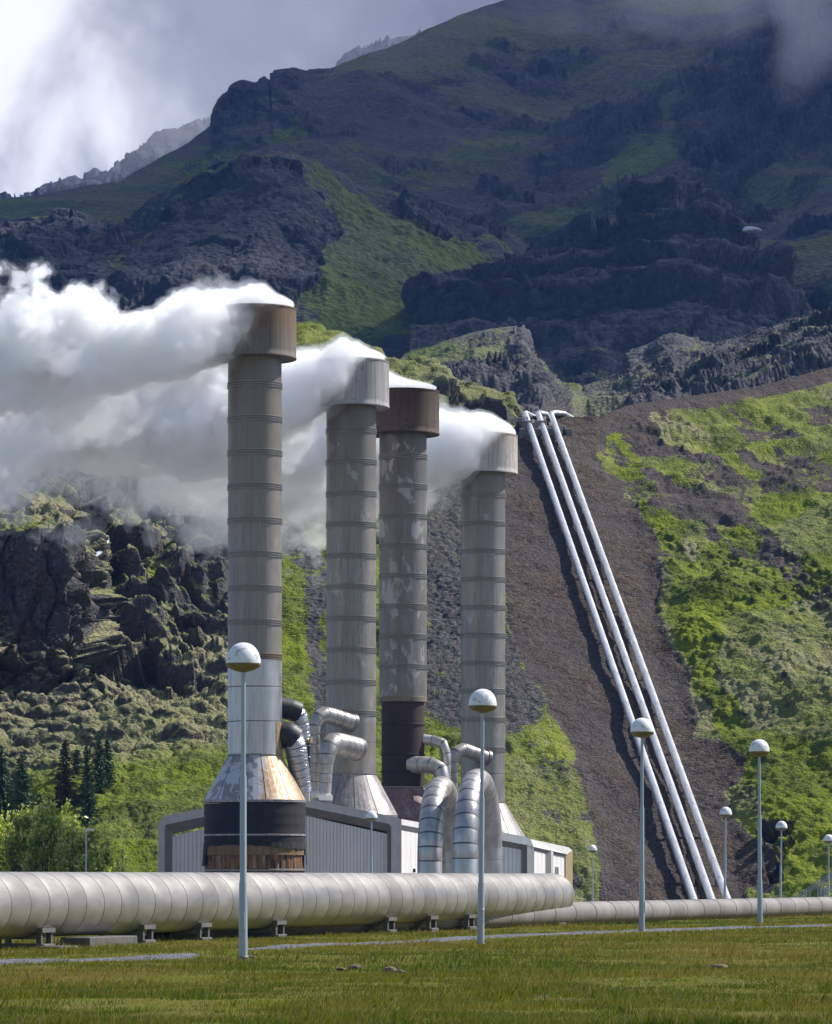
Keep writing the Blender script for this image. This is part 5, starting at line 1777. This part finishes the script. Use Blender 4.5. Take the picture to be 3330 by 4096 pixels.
def plume(label, st, h=0.2, seed=0, puff=3.0, amt=1.0, levels=(-0.07, 0.07, 0.30), rag=1.0):
    """st: stations (column, row, distance, half height px, depth half width m) from the hood leftwards"""
    P0 = np.array([P(x, y, d) for x, y, d, hh, w_ in st])
    rz_ = np.array([max(0.05, hh * d / F) for x, y, d, hh, w_ in st])
    ry_ = np.array([w_ for x, y, d, hh, w_ in st])
    o = P0[0]
    ux = -P0[:, 0]
    lo = np.array([P0[:, 0].min() - 1, (P0[:, 1] - ry_ * 1.5).min() - 0.5, (P0[:, 2] - rz_ * 1.65).min() - 0.5])
    hi = np.array([P0[:, 0].max() + 1, (P0[:, 1] + ry_ * 1.5).max() + 0.5, (P0[:, 2] + rz_ * 1.5).max() + 0.5])
    n = np.ceil((hi - lo) / h).astype(int) + 1
    gx, gy, gz = [lo[i] + h * np.arange(n[i]) for i in range(3)]
    cy_, cz_ = np.interp(-gx, ux, P0[:, 1]), np.interp(-gx, ux, P0[:, 2])
    a_, b_ = np.interp(-gx, ux, ry_), np.interp(-gx, ux, rz_)
    u = np.clip((P0[0, 0] - gx) / (P0[0, 0] - P0[-1, 0]), -1, 1)
    E1 = (gy[None, :] - cy_[:, None]) / a_[:, None]
    E2 = (gz[None, :] - cz_[:, None]) / b_[:, None]
    dist = np.sqrt(E1[:, :, None] ** 2 + E2[:, None, :] ** 2)
    f = np.full(dist.shape, -1.0, np.float32)
    m_ = dist < 1.75
    I = np.argwhere(m_)
    pts = np.stack([gx[I[:, 0]], gy[I[:, 1]], gz[I[:, 2]]], -1)
    up = E2[I[:, 0], I[:, 2]]
    uu = u[I[:, 0]]
    grow = np.clip(0.35 + 1.1 * np.abs(uu), 0.35, 1.0)
    pw = pts + np.stack([fbm(pts, puff * 1.3, 3, 800 + seed), fbm(pts, puff * 1.3, 3, 820 + seed), fbm(pts, puff * 1.3, 3, 840 + seed)], -1) * puff * 0.22
    w1 = worley(pw, puff * 1.25, 900 + seed)[0]
    w2 = worley(pw, puff * 0.55, 910 + seed)[0]
    w3 = worley(pw, puff * 0.25, 920 + seed)[0]
    w4 = worley(pw, puff * 0.125, 925 + seed)[0]
    cg_ = fbm(pts, puff * 2.8, 4, 930 + seed)
    nz_ = (0.5 - w1) * 0.85 + (0.5 - w2) * 0.50 + (0.5 - w3) * 0.34 + (0.5 - w4) * 0.16 + 0.42 * cg_
    low = np.clip(0.15 - up, 0, 1.2)
    fr = fbm(pts * np.array([0.55, 1, 1.0]), puff * 0.9, 5, 960 + seed, 0.62)
    val = 0.86 - dist[m_] + nz_ * amt * grow + low * rag * np.abs(uu) * (fr * 0.9 - 0.02)
    fade = np.clip((uu + 0.002) * 60, 0, 1) * np.clip((1 - uu) * 20, 0, 1)
    f[m_] = np.where(fade > 0, val - (1 - fade) * 2, -1)
    thin = np.zeros_like(f)
    thin[m_] = np.clip(0.1 - up, 0, 1.0) * np.clip(np.abs(uu) * 2.2, 0, 1) * 0.62
    root = None
    for lev, mat, nm in zip(levels, (V_veil, V_body, V_core), ('steam_plume', 'steam_body', 'steam_core')):
        g = f - lev - (thin if lev > 0 else 0)
        if (g > 0).sum() < 50: continue
        V, Q = surface_net(g, lo - o, h)
        ob = np_mesh(nm, V, Q, mat, root, o if root is None else None)
        if root is None:
            root = tag(ob, label, 'steam', 'steam plumes blown from the stacks')
    return root


plume('thick white steam blown off the brown hood of the tallest stack', [(1198, 1222, 240, 3, 0.9), (1140, 1212, 240, 26, 2.5), (1060, 1228, 239.6, 112, 3.4), (1000, 1266, 239.2, 164, 4.3), (930, 1308, 238.8, 196, 5.0), (700, 1380, 239.5, 225, 5.4), (480, 1420, 240.5, 250, 5.6), (330, 1400, 242, 310, 6.0), (100, 1440, 243, 370, 6.4), (-250, 1450, 244, 400, 7)],
      0.17, 1, 2.4)
plume('steam drifting from the pale grey hood down behind the tallest stack', [(1570, 1438, 260.5, 3, 0.9), (1520, 1428, 260.5, 22, 2.2), (1440, 1440, 260, 90, 3.8), (1380, 1490, 259, 140, 5.0), (1230, 1590, 260, 225, 5.4), (1000, 1700, 262, 310, 6.0), (700, 1740, 263, 310, 6.4), (300, 1740, 264, 290, 6.4), (-250, 1730, 265, 280, 6.4)],
      0.2, 2, 2.6)
plume('low steam just showing over the dark rust hood', [(1768, 1556, 272, 3, 0.9), (1720, 1550, 272, 14, 2.1), (1640, 1544, 272, 30, 2.6), (1560, 1570, 272, 90, 3.2), (1450, 1650, 272.5, 160, 3.8), (1250, 1820, 273, 270, 4.8), (950, 1880, 274, 270, 5.4), (600, 1800, 275, 200, 5)],
      0.2, 3, 2.4)
plume('steam rolling from the beige hood and sinking behind the middle stacks', [(2082, 1740, 290.8, 3, 0.9), (2040, 1726, 290.8, 26, 2.2), (1960, 1735, 290, 86, 3.6), (1880, 1790, 289.2, 150, 5.0), (1770, 1830, 290, 215, 5.4), (1500, 1890, 292, 290, 5.6), (1240, 1950, 293, 290, 5.8), (900, 1890, 294, 270, 5.8), (500, 1820, 295, 200, 5.0)],
      0.2, 4, 2.6)
# ------------------------------------------------------------------ grass
def leaf_mat(name, a, b, c=None, trans=0.4, rough=0.6):
    m = bpy.data.materials.new(name)
    m.use_nodes = True
    t = NT(m.node_tree)
    h = t.attr('hue')
    col = t.mix(t.step(h, 0.0, 0.65, False), rgb(*a), rgb(*b))
    if c is not None: col = t.mix(t.step(h, 0.62, 0.95), col, rgb(*c))
    bs = t.n('ShaderNodeBsdfPrincipled')
    t.link(col, bs.inputs['Base Color'])
    bs.inputs['Roughness'].default_value = rough
    bs.inputs['Specular IOR Level'].default_value = 0.5
    tr = t.n('ShaderNodeBsdfTranslucent')
    t.link(col, tr.inputs[0])
    mx = t.n('ShaderNodeMixShader')
    mx.inputs[0].default_value = trans
    t.link(bs.outputs[0], mx.inputs[1]); t.link(tr.outputs[0], mx.inputs[2])
    t.link(mx.outputs[0], t.n('ShaderNodeOutputMaterial').inputs[0])
    return m


def poly_soup(name, V, sizes, mat, hue=None, parent=None, loc=None, mats=None, midx=None):
    """V: (n,3) vertices laid out face after face; sizes: corners per face"""
    me = bpy.data.meshes.new(name)
    n = len(V)
    me.vertices.add(n); me.vertices.foreach_set('co', np.asarray(V, np.float32).reshape(-1))
    me.loops.add(n); me.loops.foreach_set('vertex_index', np.arange(n, dtype=np.int32))
    nf = len(sizes)
    me.polygons.add(nf)
    me.polygons.foreach_set('loop_start', np.concatenate([[0], np.cumsum(sizes)[:-1]]).astype(np.int32))
    if hue is not None:
        at = me.attributes.new('hue', 'FLOAT', 'POINT'); at.data.foreach_set('value', np.asarray(hue, np.float32))
    me.update(calc_edges=True)
    for mm in (mats or [mat]): me.materials.append(mm)
    if midx is not None: me.polygons.foreach_set('material_index', np.asarray(midx, np.int32))
    o = bpy.data.objects.new(name, me)
    COL.objects.link(o)
    if parent is not None: o.parent = parent
    if loc is not None: o.location = loc
    return o


RG = np.random.default_rng(12)
NB = 500000
dd = 37 + (160 - 37) * RG.random(NB) ** 1.55
pxg = -550 + (3330 + 1250) * RG.random(NB)
gx_, gy_ = (pxg - CX) / F * dd, dd
gpt = np.stack([gx_, gy_, 0 * gx_], -1)
big = fbm(gpt, 7.0, 4, 1200); med = fbm(gpt, 1.6, 4, 1210); cl = worley(gpt, 0.55, 1220)
thin = fbm(gpt, 3.0, 4, 1230)
ong = np.exp(-((gy_ - path_d(pxg)) / 2.3) ** 2) * (0.85 + 0.6 * med) * (1 - 0.9 * np.exp(-((pxg - 880) / 110.0) ** 2))
keep = (RG.random(NB) > ong * 1.25) & (RG.random(NB) > 0.45 * sm(cl[0], 0.45, 0.8)) & (RG.random(NB) > 0.75 * sm(thin, 0.45, 0.75))
gx_, gy_, big, med, pxg, cr_ = gx_[keep], gy_[keep], big[keep], med[keep], pxg[keep], cl[2][keep]
NB = len(gx_)
gz_ = ground_z(gx_, gy_) + fbm(np.stack([gx_, gy_, 0 * gx_], -1), 5.0, 4, 700) * 0.055 - 0.015
stalk = RG.random(NB) < (0.10 + 0.16 * sm(big, -0.1, 0.6))
hh = (0.03 + 0.06 * RG.random(NB)) * (0.75 + 0.5 * sm(med, -0.4, 0.6)) * np.where(stalk, 1.6, 1.0) * (1 + 0.9 * sm(worley(gpt[keep], 0.8, 1240)[2], 0.86, 0.95))
ww = np.where(stalk, 0.003, 0.0050) * (gy_ / 55) * (0.7 + 0.6 * RG.random(NB))
an = RG.random(NB) * np.pi
lean = (0.25 + 0.5 * RG.random(NB)) * hh
la = RG.normal(0.6, 1.3, NB)
sx, sy = np.cos(an * 0.35 - 0.3) * ww, np.sin(an * 0.35 - 0.3) * ww
lx, ly = np.cos(la) * lean, np.sin(la) * lean
b0 = np.stack([gx_ - sx, gy_ - sy, gz_], -1); b1 = np.stack([gx_ + sx, gy_ + sy, gz_], -1)
mid = 0.55
m1 = np.stack([gx_ + sx * .8 + lx * .3, gy_ + sy * .8 + ly * .3, gz_ + hh * mid], -1); m0 = np.stack([gx_ - sx * .8 + lx * .3, gy_ - sy * .8 + ly * .3, gz_ + hh * mid], -1)
tp = np.stack([gx_ + lx, gy_ + ly, gz_ + hh], -1)
V_ = np.stack([b0, b1, m1, tp, m0], 1).reshape(-1, 3)
hue = np.clip(0.27 + 0.50 * big + 0.34 * med + 0.25 * (cr_ - 0.5) + 0.25 * (RG.random(NB) - 0.5), 0, 0.8)
hue = np.where(stalk, 0.75 + 0.25 * RG.random(NB), hue)
M_grass = leaf_mat('grass_blades', (0.105, 0.155, 0.002), (0.27, 0.232, 0.008), (0.36, 0.25, 0.09), 0.5)
go = poly_soup('grass', V_, np.full(NB, 5), M_grass, np.repeat(hue, 5))
tag(go, 'rough green and brown summer grass', None, None, 'stuff')

# turned up clods and pale stones in the turf
M_clod = terrain_mat('clod_ground', 0.25, (0.07, 0.06, 0.055), (0.24, 0.21, 0.19), (0.10, 0.075, 0.05), (0.19, 0.14, 0.09), (0.05, 0.08, 0.01), (0.12, 0.13, 0.02), (0.2, 0.17, 0.08), (0.25, 0.2, 0.1))


def rock_mesh(name, size, seed, mat, loc, sub=4, flat=(1, 1, 1), attrs=(0.5, 0.7, 0.1), cuts=7, rough=0.1, rot=0.0):
    bm = bmesh.new()
    bmesh.ops.create_icosphere(bm, subdivisions=sub, radius=1.0)
    co = np.array([v.co[:] for v in bm.verts])
    rg = np.random.default_rng(seed)
    for k in range(cuts):
        nrm = rg.normal(size=3); nrm /= np.linalg.norm(nrm)
        c = 0.45 + 0.3 * rg.random()
        s = co @ nrm
        co = co - np.maximum(s - c, 0)[:, None] * nrm * 0.92
    nr = co / np.linalg.norm(co, axis=1, keepdims=True)
    w1, w2, wc = worley(co * 1.0 + seed * 3.1, 0.55, seed)
    co = co + nr * (((0.45 - w1) * 0.25 + fbm(co + seed, 0.5, 4, seed) * 0.10)[:, None]) * rough * 6
    co = co * np.array(flat) * size
    c_, s_ = math.cos(rot), math.sin(rot)
    co = np.stack([co[:, 0] * c_ - co[:, 1] * s_, co[:, 0] * s_ + co[:, 1] * c_, co[:, 2]], -1)
    for v, q in zip(bm.verts, co): v.co = q
    me = bpy.data.meshes.new(name)
    bm.to_mesh(me); bm.free()
    me.polygons.foreach_set('use_smooth', np.ones(len(me.polygons), dtype=bool))
    for k, a in zip(('moss', 'dry', 'soil'), attrs):
        at = me.attributes.new(k, 'FLOAT', 'POINT'); at.data.foreach_set('value', np.full(len(me.vertices), a, np.float32))
    me.materials.append(mat)
    o = bpy.data.objects.new(name, me)
    COL.objects.link(o); o.location = loc
    return o


rg = random.Random(8)
line_ = [(1370, 3880), (1420, 3875), (1560, 3885), (1600, 3893), (1700, 3920), (1740, 3930), (1790, 3945), (1830, 3955), (1860, 3968), (1960, 3965), (2010, 3975), (2110, 3998), (2150, 4003), (2190, 4008), (2280, 4020), (2330, 3985), (2860, 3865), (2880, 3872), (2300, 3790), (1000, 3830), (40, 3815)]
for i, (x, y) in enumerate(line_):
    d = 1.55 * F / (y - HY)
    p = P(x, y, d)
    s = rg.uniform(0.05, 0.13)
    o = rock_mesh('turf_clod', s, 40 + i, M_clod, (p.x, p.y, p.z + s * 0.1), 2, (1.7, 1.2, 0.55), (0.15, 0.8, rg.random()), 5, 0.12, rg.random() * 3)
    tag(o, 'small pale clod of earth or stone in the trodden line across the grass', 'stone', 'clods in the grass')

# ------------------------------------------------------------------ boulders in the gully and at the foot of the cliff
bl = [(392, 2590, 84, (1.0, 0.9, 1.22), 'tall cone shaped grey boulder at the foot of the cliff'),
      (500, 2225, 92, (1.0, 0.9, 0.85), 'broad dark boulder beside the little waterfall'),
      (625, 2160, 46, (1.0, 0.9, 0.9), 'tilted pointed boulder leaning right of the broad one'),
      (660, 2425, 62, (0.9, 0.9, 1.1), 'upright rounded boulder in the middle of the gully'),
      (815, 2310, 80, (1.1, 0.9, 0.85), 'big mossy topped boulder close to the tallest stack'),
      (790, 2215, 66, (1.2, 0.9, 0.6), 'flat topped mossy boulder above the big one by the stack'),
      (290, 2070, 74, (1.15, 0.9, 0.75), 'square shouldered boulder over the cliff edge'),
      (400, 2400, 58, (1.15, 0.9, 0.62), 'low moss capped boulder right of the cliff face'),
      (400, 2110, 48, (1.0, 0.9, 0.8), 'dark boulder above the waterfall under a yellow moss patch'),
      (760, 2470, 70, (1.2, 0.9, 0.7), 'moss ridged boulder below the big one by the stack'),
      (500, 2500, 44, (1.0, 0.9, 0.7), 'small layered boulder between the cone shaped one and the gully'),
      (190, 1960, 70, (0.8, 0.9, 1.25), 'dark rock pillar at the head of the cliff'),
      (280, 1960, 52, (0.75, 0.9, 1.4), 'thinner dark rock pillar next in line along the ridge'),
      (60, 2000, 76, (1.3, 0.9, 0.8), 'wide dark crag at the left edge below the steam')]
for i, (x, y, r, fl, lab) in enumerate(bl):
    c = hill_point(x, y + r * 0.3)
    s = r * c.y / F
    o = rock_mesh('boulder', s, 70 + i, M_near, c + Vector((0, -s * 0.15, 0.15 * s)), 5, fl, (0.62, 0.75, 0.0), 9, 0.07, i)
    tag(o, lab, 'boulder', 'boulders in the rocky gully')
M_fall = plain_mat('falling_water', (0.50, 0.53, 0.60), 0.3, 0.0, 0.3, 4.0)
vs, fs = [], []
fall = [(424, 2150, 4), (424, 2170, 4), (420, 2188, 3), (412, 2202, 4), (398, 2212, 5), (384, 2222, 5), (372, 2234, 4), (364, 2250, 3)]
for x, y, w_ in fall:
    c = hill_point(x, y)
    k_ = c.y / F
    for sx_ in (-1, 0, 1):
        p = P(x + sx_ * w_, y + abs(sx_) * 2, c.y - 8.5 - (0.25 if sx_ == 0 else 0))
        vs.append(p)
for i in range(len(fall) - 1):
    for j in (0, 1):
        fs.append((3 * i + j, 3 * i + j + 1, 3 * i + j + 4, 3 * i + j + 3))
o = mesh_obj('waterfall', vs, fs, M_fall)
o.modifiers.new('thick', 'SOLIDIFY').thickness = 0.3
tag(o, 'tiny white waterfall dropping between the dark boulders', 'waterfall')


# ------------------------------------------------------------------ trees
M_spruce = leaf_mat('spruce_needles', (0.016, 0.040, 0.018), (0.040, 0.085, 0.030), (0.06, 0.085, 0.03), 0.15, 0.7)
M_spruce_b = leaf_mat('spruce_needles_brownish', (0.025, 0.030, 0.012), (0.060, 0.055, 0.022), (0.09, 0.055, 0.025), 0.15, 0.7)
M_leafy = leaf_mat('poplar_leaves', (0.13, 0.19, 0.016), (0.38, 0.45, 0.05), (0.60, 0.62, 0.20), 0.55, 0.3)
M_leafp = leaf_mat('young_leaves', (0.09, 0.13, 0.02), (0.17, 0.21, 0.04), (0.24, 0.25, 0.07), 0.4, 0.5)
M_bark = plain_mat('bark', (0.05, 0.038, 0.028), 0.9)


def leaves(centres, dirs, size, rng_, aspect=0.5):
    """one diamond of four corners per leaf"""
    n = len(centres)
    d = dirs / (np.linalg.norm(dirs, axis=1, keepdims=True) + 1e-9)
    r = rng_.normal(size=(n, 3))
    s = np.cross(d, r); s /= np.linalg.norm(s, axis=1, keepdims=True) + 1e-9
    L = size[:, None]
    return np.stack([centres - d * L, centres + s * L * aspect, centres + d * L, centres - s * L * aspect], 1).reshape(-1, 3)


def spruce(label, x, ytop, ybase, d, half, seed, mat, group):
    rg_ = np.random.default_rng(seed)
    b = P(x, ybase, d); H = (ybase - ytop) * d / F; Rm = half * d / F
    root = tag(empty('spruce_tree', b), label, 'tree', group)
    tr = MB(); tr.lathe([(0.16, -0.8), (0.13, H * 0.3), (0.02, H * 0.99)], 8); tr.build('trunk', M_bark, root)
    C, D, S, Hh = [], [], [], []
    nw = int(H / 0.26)
    for i in range(nw):
        z = 0.05 * H + (H * 0.94) * i / nw
        rr_ = Rm * (1 - z / H) ** 0.8 * (0.95 + 0.45 * rg_.random()) + 0.10
        for k in range(12):
            a = rg_.random() * 6.283
            L = rr_ * (0.65 + 0.45 * rg_.random())
            m_ = max(3, int(L / 0.075))
            for q in range(m_):
                t_ = (q + 0.5) / m_
                if rg_.random() < 0.12: continue
                c = np.array([math.cos(a) * L * t_, math.sin(a) * L * t_, z - 0.30 * L * t_ + 0.22 * L * t_ * t_])
                C.append(c + rg_.normal(size=3) * 0.05); 
                D.append(np.array([math.cos(a) + rg_.normal() * .5, math.sin(a) + rg_.normal() * .5, -0.35 + rg_.normal() * .35]))
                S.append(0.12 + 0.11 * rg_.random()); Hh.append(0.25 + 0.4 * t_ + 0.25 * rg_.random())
    V = leaves(np.array(C), np.array(D), np.array(S), rg_, 0.42)
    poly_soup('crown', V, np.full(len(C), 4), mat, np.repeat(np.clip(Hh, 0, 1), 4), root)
    return root


G_sp = 'spruces at the foot of the left slope'
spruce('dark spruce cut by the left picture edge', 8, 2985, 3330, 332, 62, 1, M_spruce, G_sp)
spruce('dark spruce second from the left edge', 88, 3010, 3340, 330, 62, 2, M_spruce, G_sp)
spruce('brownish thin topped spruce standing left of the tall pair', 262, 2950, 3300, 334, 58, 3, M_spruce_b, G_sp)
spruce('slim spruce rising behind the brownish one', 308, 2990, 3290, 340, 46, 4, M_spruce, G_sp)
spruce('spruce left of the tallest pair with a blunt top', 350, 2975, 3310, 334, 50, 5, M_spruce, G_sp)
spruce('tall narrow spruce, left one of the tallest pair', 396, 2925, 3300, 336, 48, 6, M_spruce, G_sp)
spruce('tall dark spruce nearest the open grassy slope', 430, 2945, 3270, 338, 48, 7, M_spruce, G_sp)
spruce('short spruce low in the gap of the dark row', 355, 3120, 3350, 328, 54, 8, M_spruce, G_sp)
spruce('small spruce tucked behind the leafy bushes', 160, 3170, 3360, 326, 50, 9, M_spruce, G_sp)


def bush(label, x, ytop, d, half, seed, mat, group, nshoot=13, leaf=0.17, base_z=-2.3, name='leafy_bush', dens=1.0):
    rg_ = np.random.default_rng(seed)
    b = P(x, HY, d); b.z = base_z
    H = zz(ytop, d) - base_z; Rm = half * d / F * 1.15
    root = tag(empty(name, b), label, 'bush', group)
    tr = MB()
    C, D, S, Hh = [], [], [], []
    for i in range(int(nshoot * 3.2)):
        a = rg_.random() * 6.283
        e = math.asin(rg_.random() ** 0.8)
        q = 0.62 + 0.42 * rg_.random()
        c = np.array([math.cos(a) * math.cos(e) * Rm * q, math.sin(a) * math.cos(e) * Rm * q, H * 0.42 + H * 0.58 * math.sin(e) * q])
        if rg_.random() < 0.25: c[2] = H * (0.15 + 0.35 * rg_.random())
        base = np.array([c[0] * 0.12, c[1] * 0.12, -0.2])
        pts = [base * (1 - s) + c * s + np.array([c[0], c[1], 0]) * 0.12 * math.sin(s * 3.1) for s in np.linspace(0, 1, 6)]
        tr.tube([Vector(p) for p in pts], [0.045 * (1 - s * 0.8) for s in np.linspace(0, 1, 6)], 5)
        rad = Rm * (0.17 + 0.15 * rg_.random())
        nl = int(70 * dens)
        up = np.array([c[0] * 0.25, c[1] * 0.25, Rm * 0.8]); up /= np.linalg.norm(up)
        for k in range(nl):
            o_ = rg_.normal(size=3) * rad * 0.55 + up * rad * rg_.normal() * 0.9
            C.append(c + o_); D.append(up * 0.8 + rg_.normal(size=3) * 0.6)
            S.append(leaf * (0.6 + 0.7 * rg_.random())); Hh.append(rg_.random() * 0.8 + 0.2 * max(0, o_ @ up / rad))
    tr.build('stem', M_bark, root)
    V = leaves(np.array(C), np.array(D), np.array(S), rg_, 0.6)
    poly_soup('crown', V, np.full(len(C), 4), mat, np.repeat(np.clip(Hh, 0, 1), 4), root)
    return root


G_b = 'leafy bushes behind the pipe on the left'
bush('leafy bush cut by the left picture edge', 10, 3285, 292, 90, 21, M_leafy, G_b, 24)
bush('leafy bush in the second place from the left edge', 105, 3245, 288, 78, 22, M_leafy, G_b, 24)
bush('tallest leafy bush with an upright pointed crown', 190, 3208, 284, 70, 23, M_leafy, G_b, 23)
bush('tall leafy bush with a feathery tip beside the tallest', 258, 3222, 290, 62, 24, M_leafy, G_b, 22)
bush('rounded leafy bush behind the slim street lamp', 322, 3285, 280, 80, 25, M_leafy, G_b, 24)
bush('lowest leafy bush ending the hedge towards the building', 395, 3378, 276, 60, 26, M_leafy, G_b, 20)
bush('pale young willow on the grassy slope behind the street lamp', 440, 3290, 306, 46, 27, M_leafp, 'pale young willows', 8, 0.085, dens=0.45)
bush('small pale young willow low beside the leafy hedge', 500, 3390, 298, 42, 28, M_leafp, 'pale young willows', 7, 0.085, dens=0.45)

# snow lying in the gully of the mountain
M_snow = plain_mat('old_snow', (0.75, 0.78, 0.84), 0.8, 0.0, 0.1)
best = []
for q in (crop_V[1], mtn_V[1]):
    q = q.reshape(-1, 3)
    q = q[q[:, 1] > 10]
    hit = (np.abs(CX + q[:, 0] / q[:, 1] * F - 3003) < 16) & (np.abs(HY - (q[:, 2] - EYE) / q[:, 1] * F - 918) < 12)
    if hit.any(): best.append(q[hit][:, 1].min())
sp_ = rock_mesh('snow_patch', 3.6, 300, M_snow, P(3003, 918, min(best) - 0.6), 3, (1.05, 0.8, 0.28), (0, 0, 0), 5, 0.06)
tag(sp_, 'small white patch of old snow on the dark mountainside', 'snow patch')
# ------------------------------------------------------------------ air: haze, mist and the cloud cap over the summit
def cloud(name, centre, half, h, seed, puff, density, level=0.0, col=(0.97, 0.975, 0.99), amt=1.0, aniso=0.3, edge=0.75, layers=1):
    c, hf = np.array(centre, float), np.array(half, float)
    n = np.ceil(2 * hf / h).astype(int) + 3
    ax = [c[i] - hf[i] - h + h * np.arange(n[i]) for i in range(3)]
    G = np.stack(np.meshgrid(*ax, indexing='ij'), -1)
    e = (G - c) / hf
    dist = np.sqrt((e ** 2).sum(-1))
    f = edge - dist + amt * (fbm(G, puff * 2.2, 5, seed, 0.58) * 0.55 + (0.5 - worley(G, puff, seed + 9)[0]) * 0.5) - level
    root = None
    m = vapour('vapour_' + name, density / layers, aniso, col)
    for k in range(layers):
        g = f - 0.16 * k
        if (g > 0).sum() < 60: break
        V, Q = surface_net(g, np.array([a[0] for a in ax]) - c, h)
        o = np_mesh(name if root is None else name + '_core', V, Q, m, root, Vector(c) if root is None else None)
        root = root or o
    return root


# mist wisps: top right, along the crest, and over the far ridge
p = P(3240, 90, 1560)
for i, (x, y, d, hx, hy, dens) in enumerate([(3230, 120, 1540, 190, 270, 0.0060), (3020, 40, 1640, 230, 170, 0.0030), (1500, 190, 2080, 560, 150, 0.0016), (2300, 60, 2150, 620, 170, 0.0034), (2750, -20, 1900, 500, 160, 0.0042)]):
    c = P(x, y, d); k_ = d / F
    o = cloud('mist', c, (hx * k_, 60, hy * k_), 9.0 if i > 1 else 6.0, 1400 + 10 * i, 34 if i > 1 else 22, dens * 1.3, -0.05, layers=5, amt=1.3)
    tag(o, None, None, 'mist on the mountain', 'stuff')
c = P(500, 380, 2950)
o = cloud('cloud_bank', (c.x, c.y, c.z + 20), (330, 240, 150), 16.0, 1500, 90, 0.0016, -0.1, layers=3)
tag(o, None, None, None, 'stuff')
# cloud lying over the summit, above the picture, that keeps the mountain in shade
o = cloud('cloud', (700, 2200, 1040), (1700, 1120, 120), 40.0, 1600, 240, 0.012, -0.1, amt=1.1, edge=0.85)
tag(o, None, None, None, 'stuff')

hz = bpy.data.materials.new('air')
hz.use_nodes = True
t = NT(hz.node_tree)
pv = t.n('ShaderNodeVolumePrincipled')
pv.inputs['Color'].default_value = rgb(0.16, 0.38, 1.0)
pv.inputs['Density'].default_value = 0.00005
pv.inputs['Density Attribute'].default_value = ''
pv.inputs['Anisotropy'].default_value = 0.0
t.link(pv.outputs[0], t.n('ShaderNodeOutputMaterial').inputs['Volume'])
hb = MB().box((-7000, -400, -12), (7000, 9500, 1260)).build('haze', hz, None, False)
tag(hb, None, None, None, 'stuff')
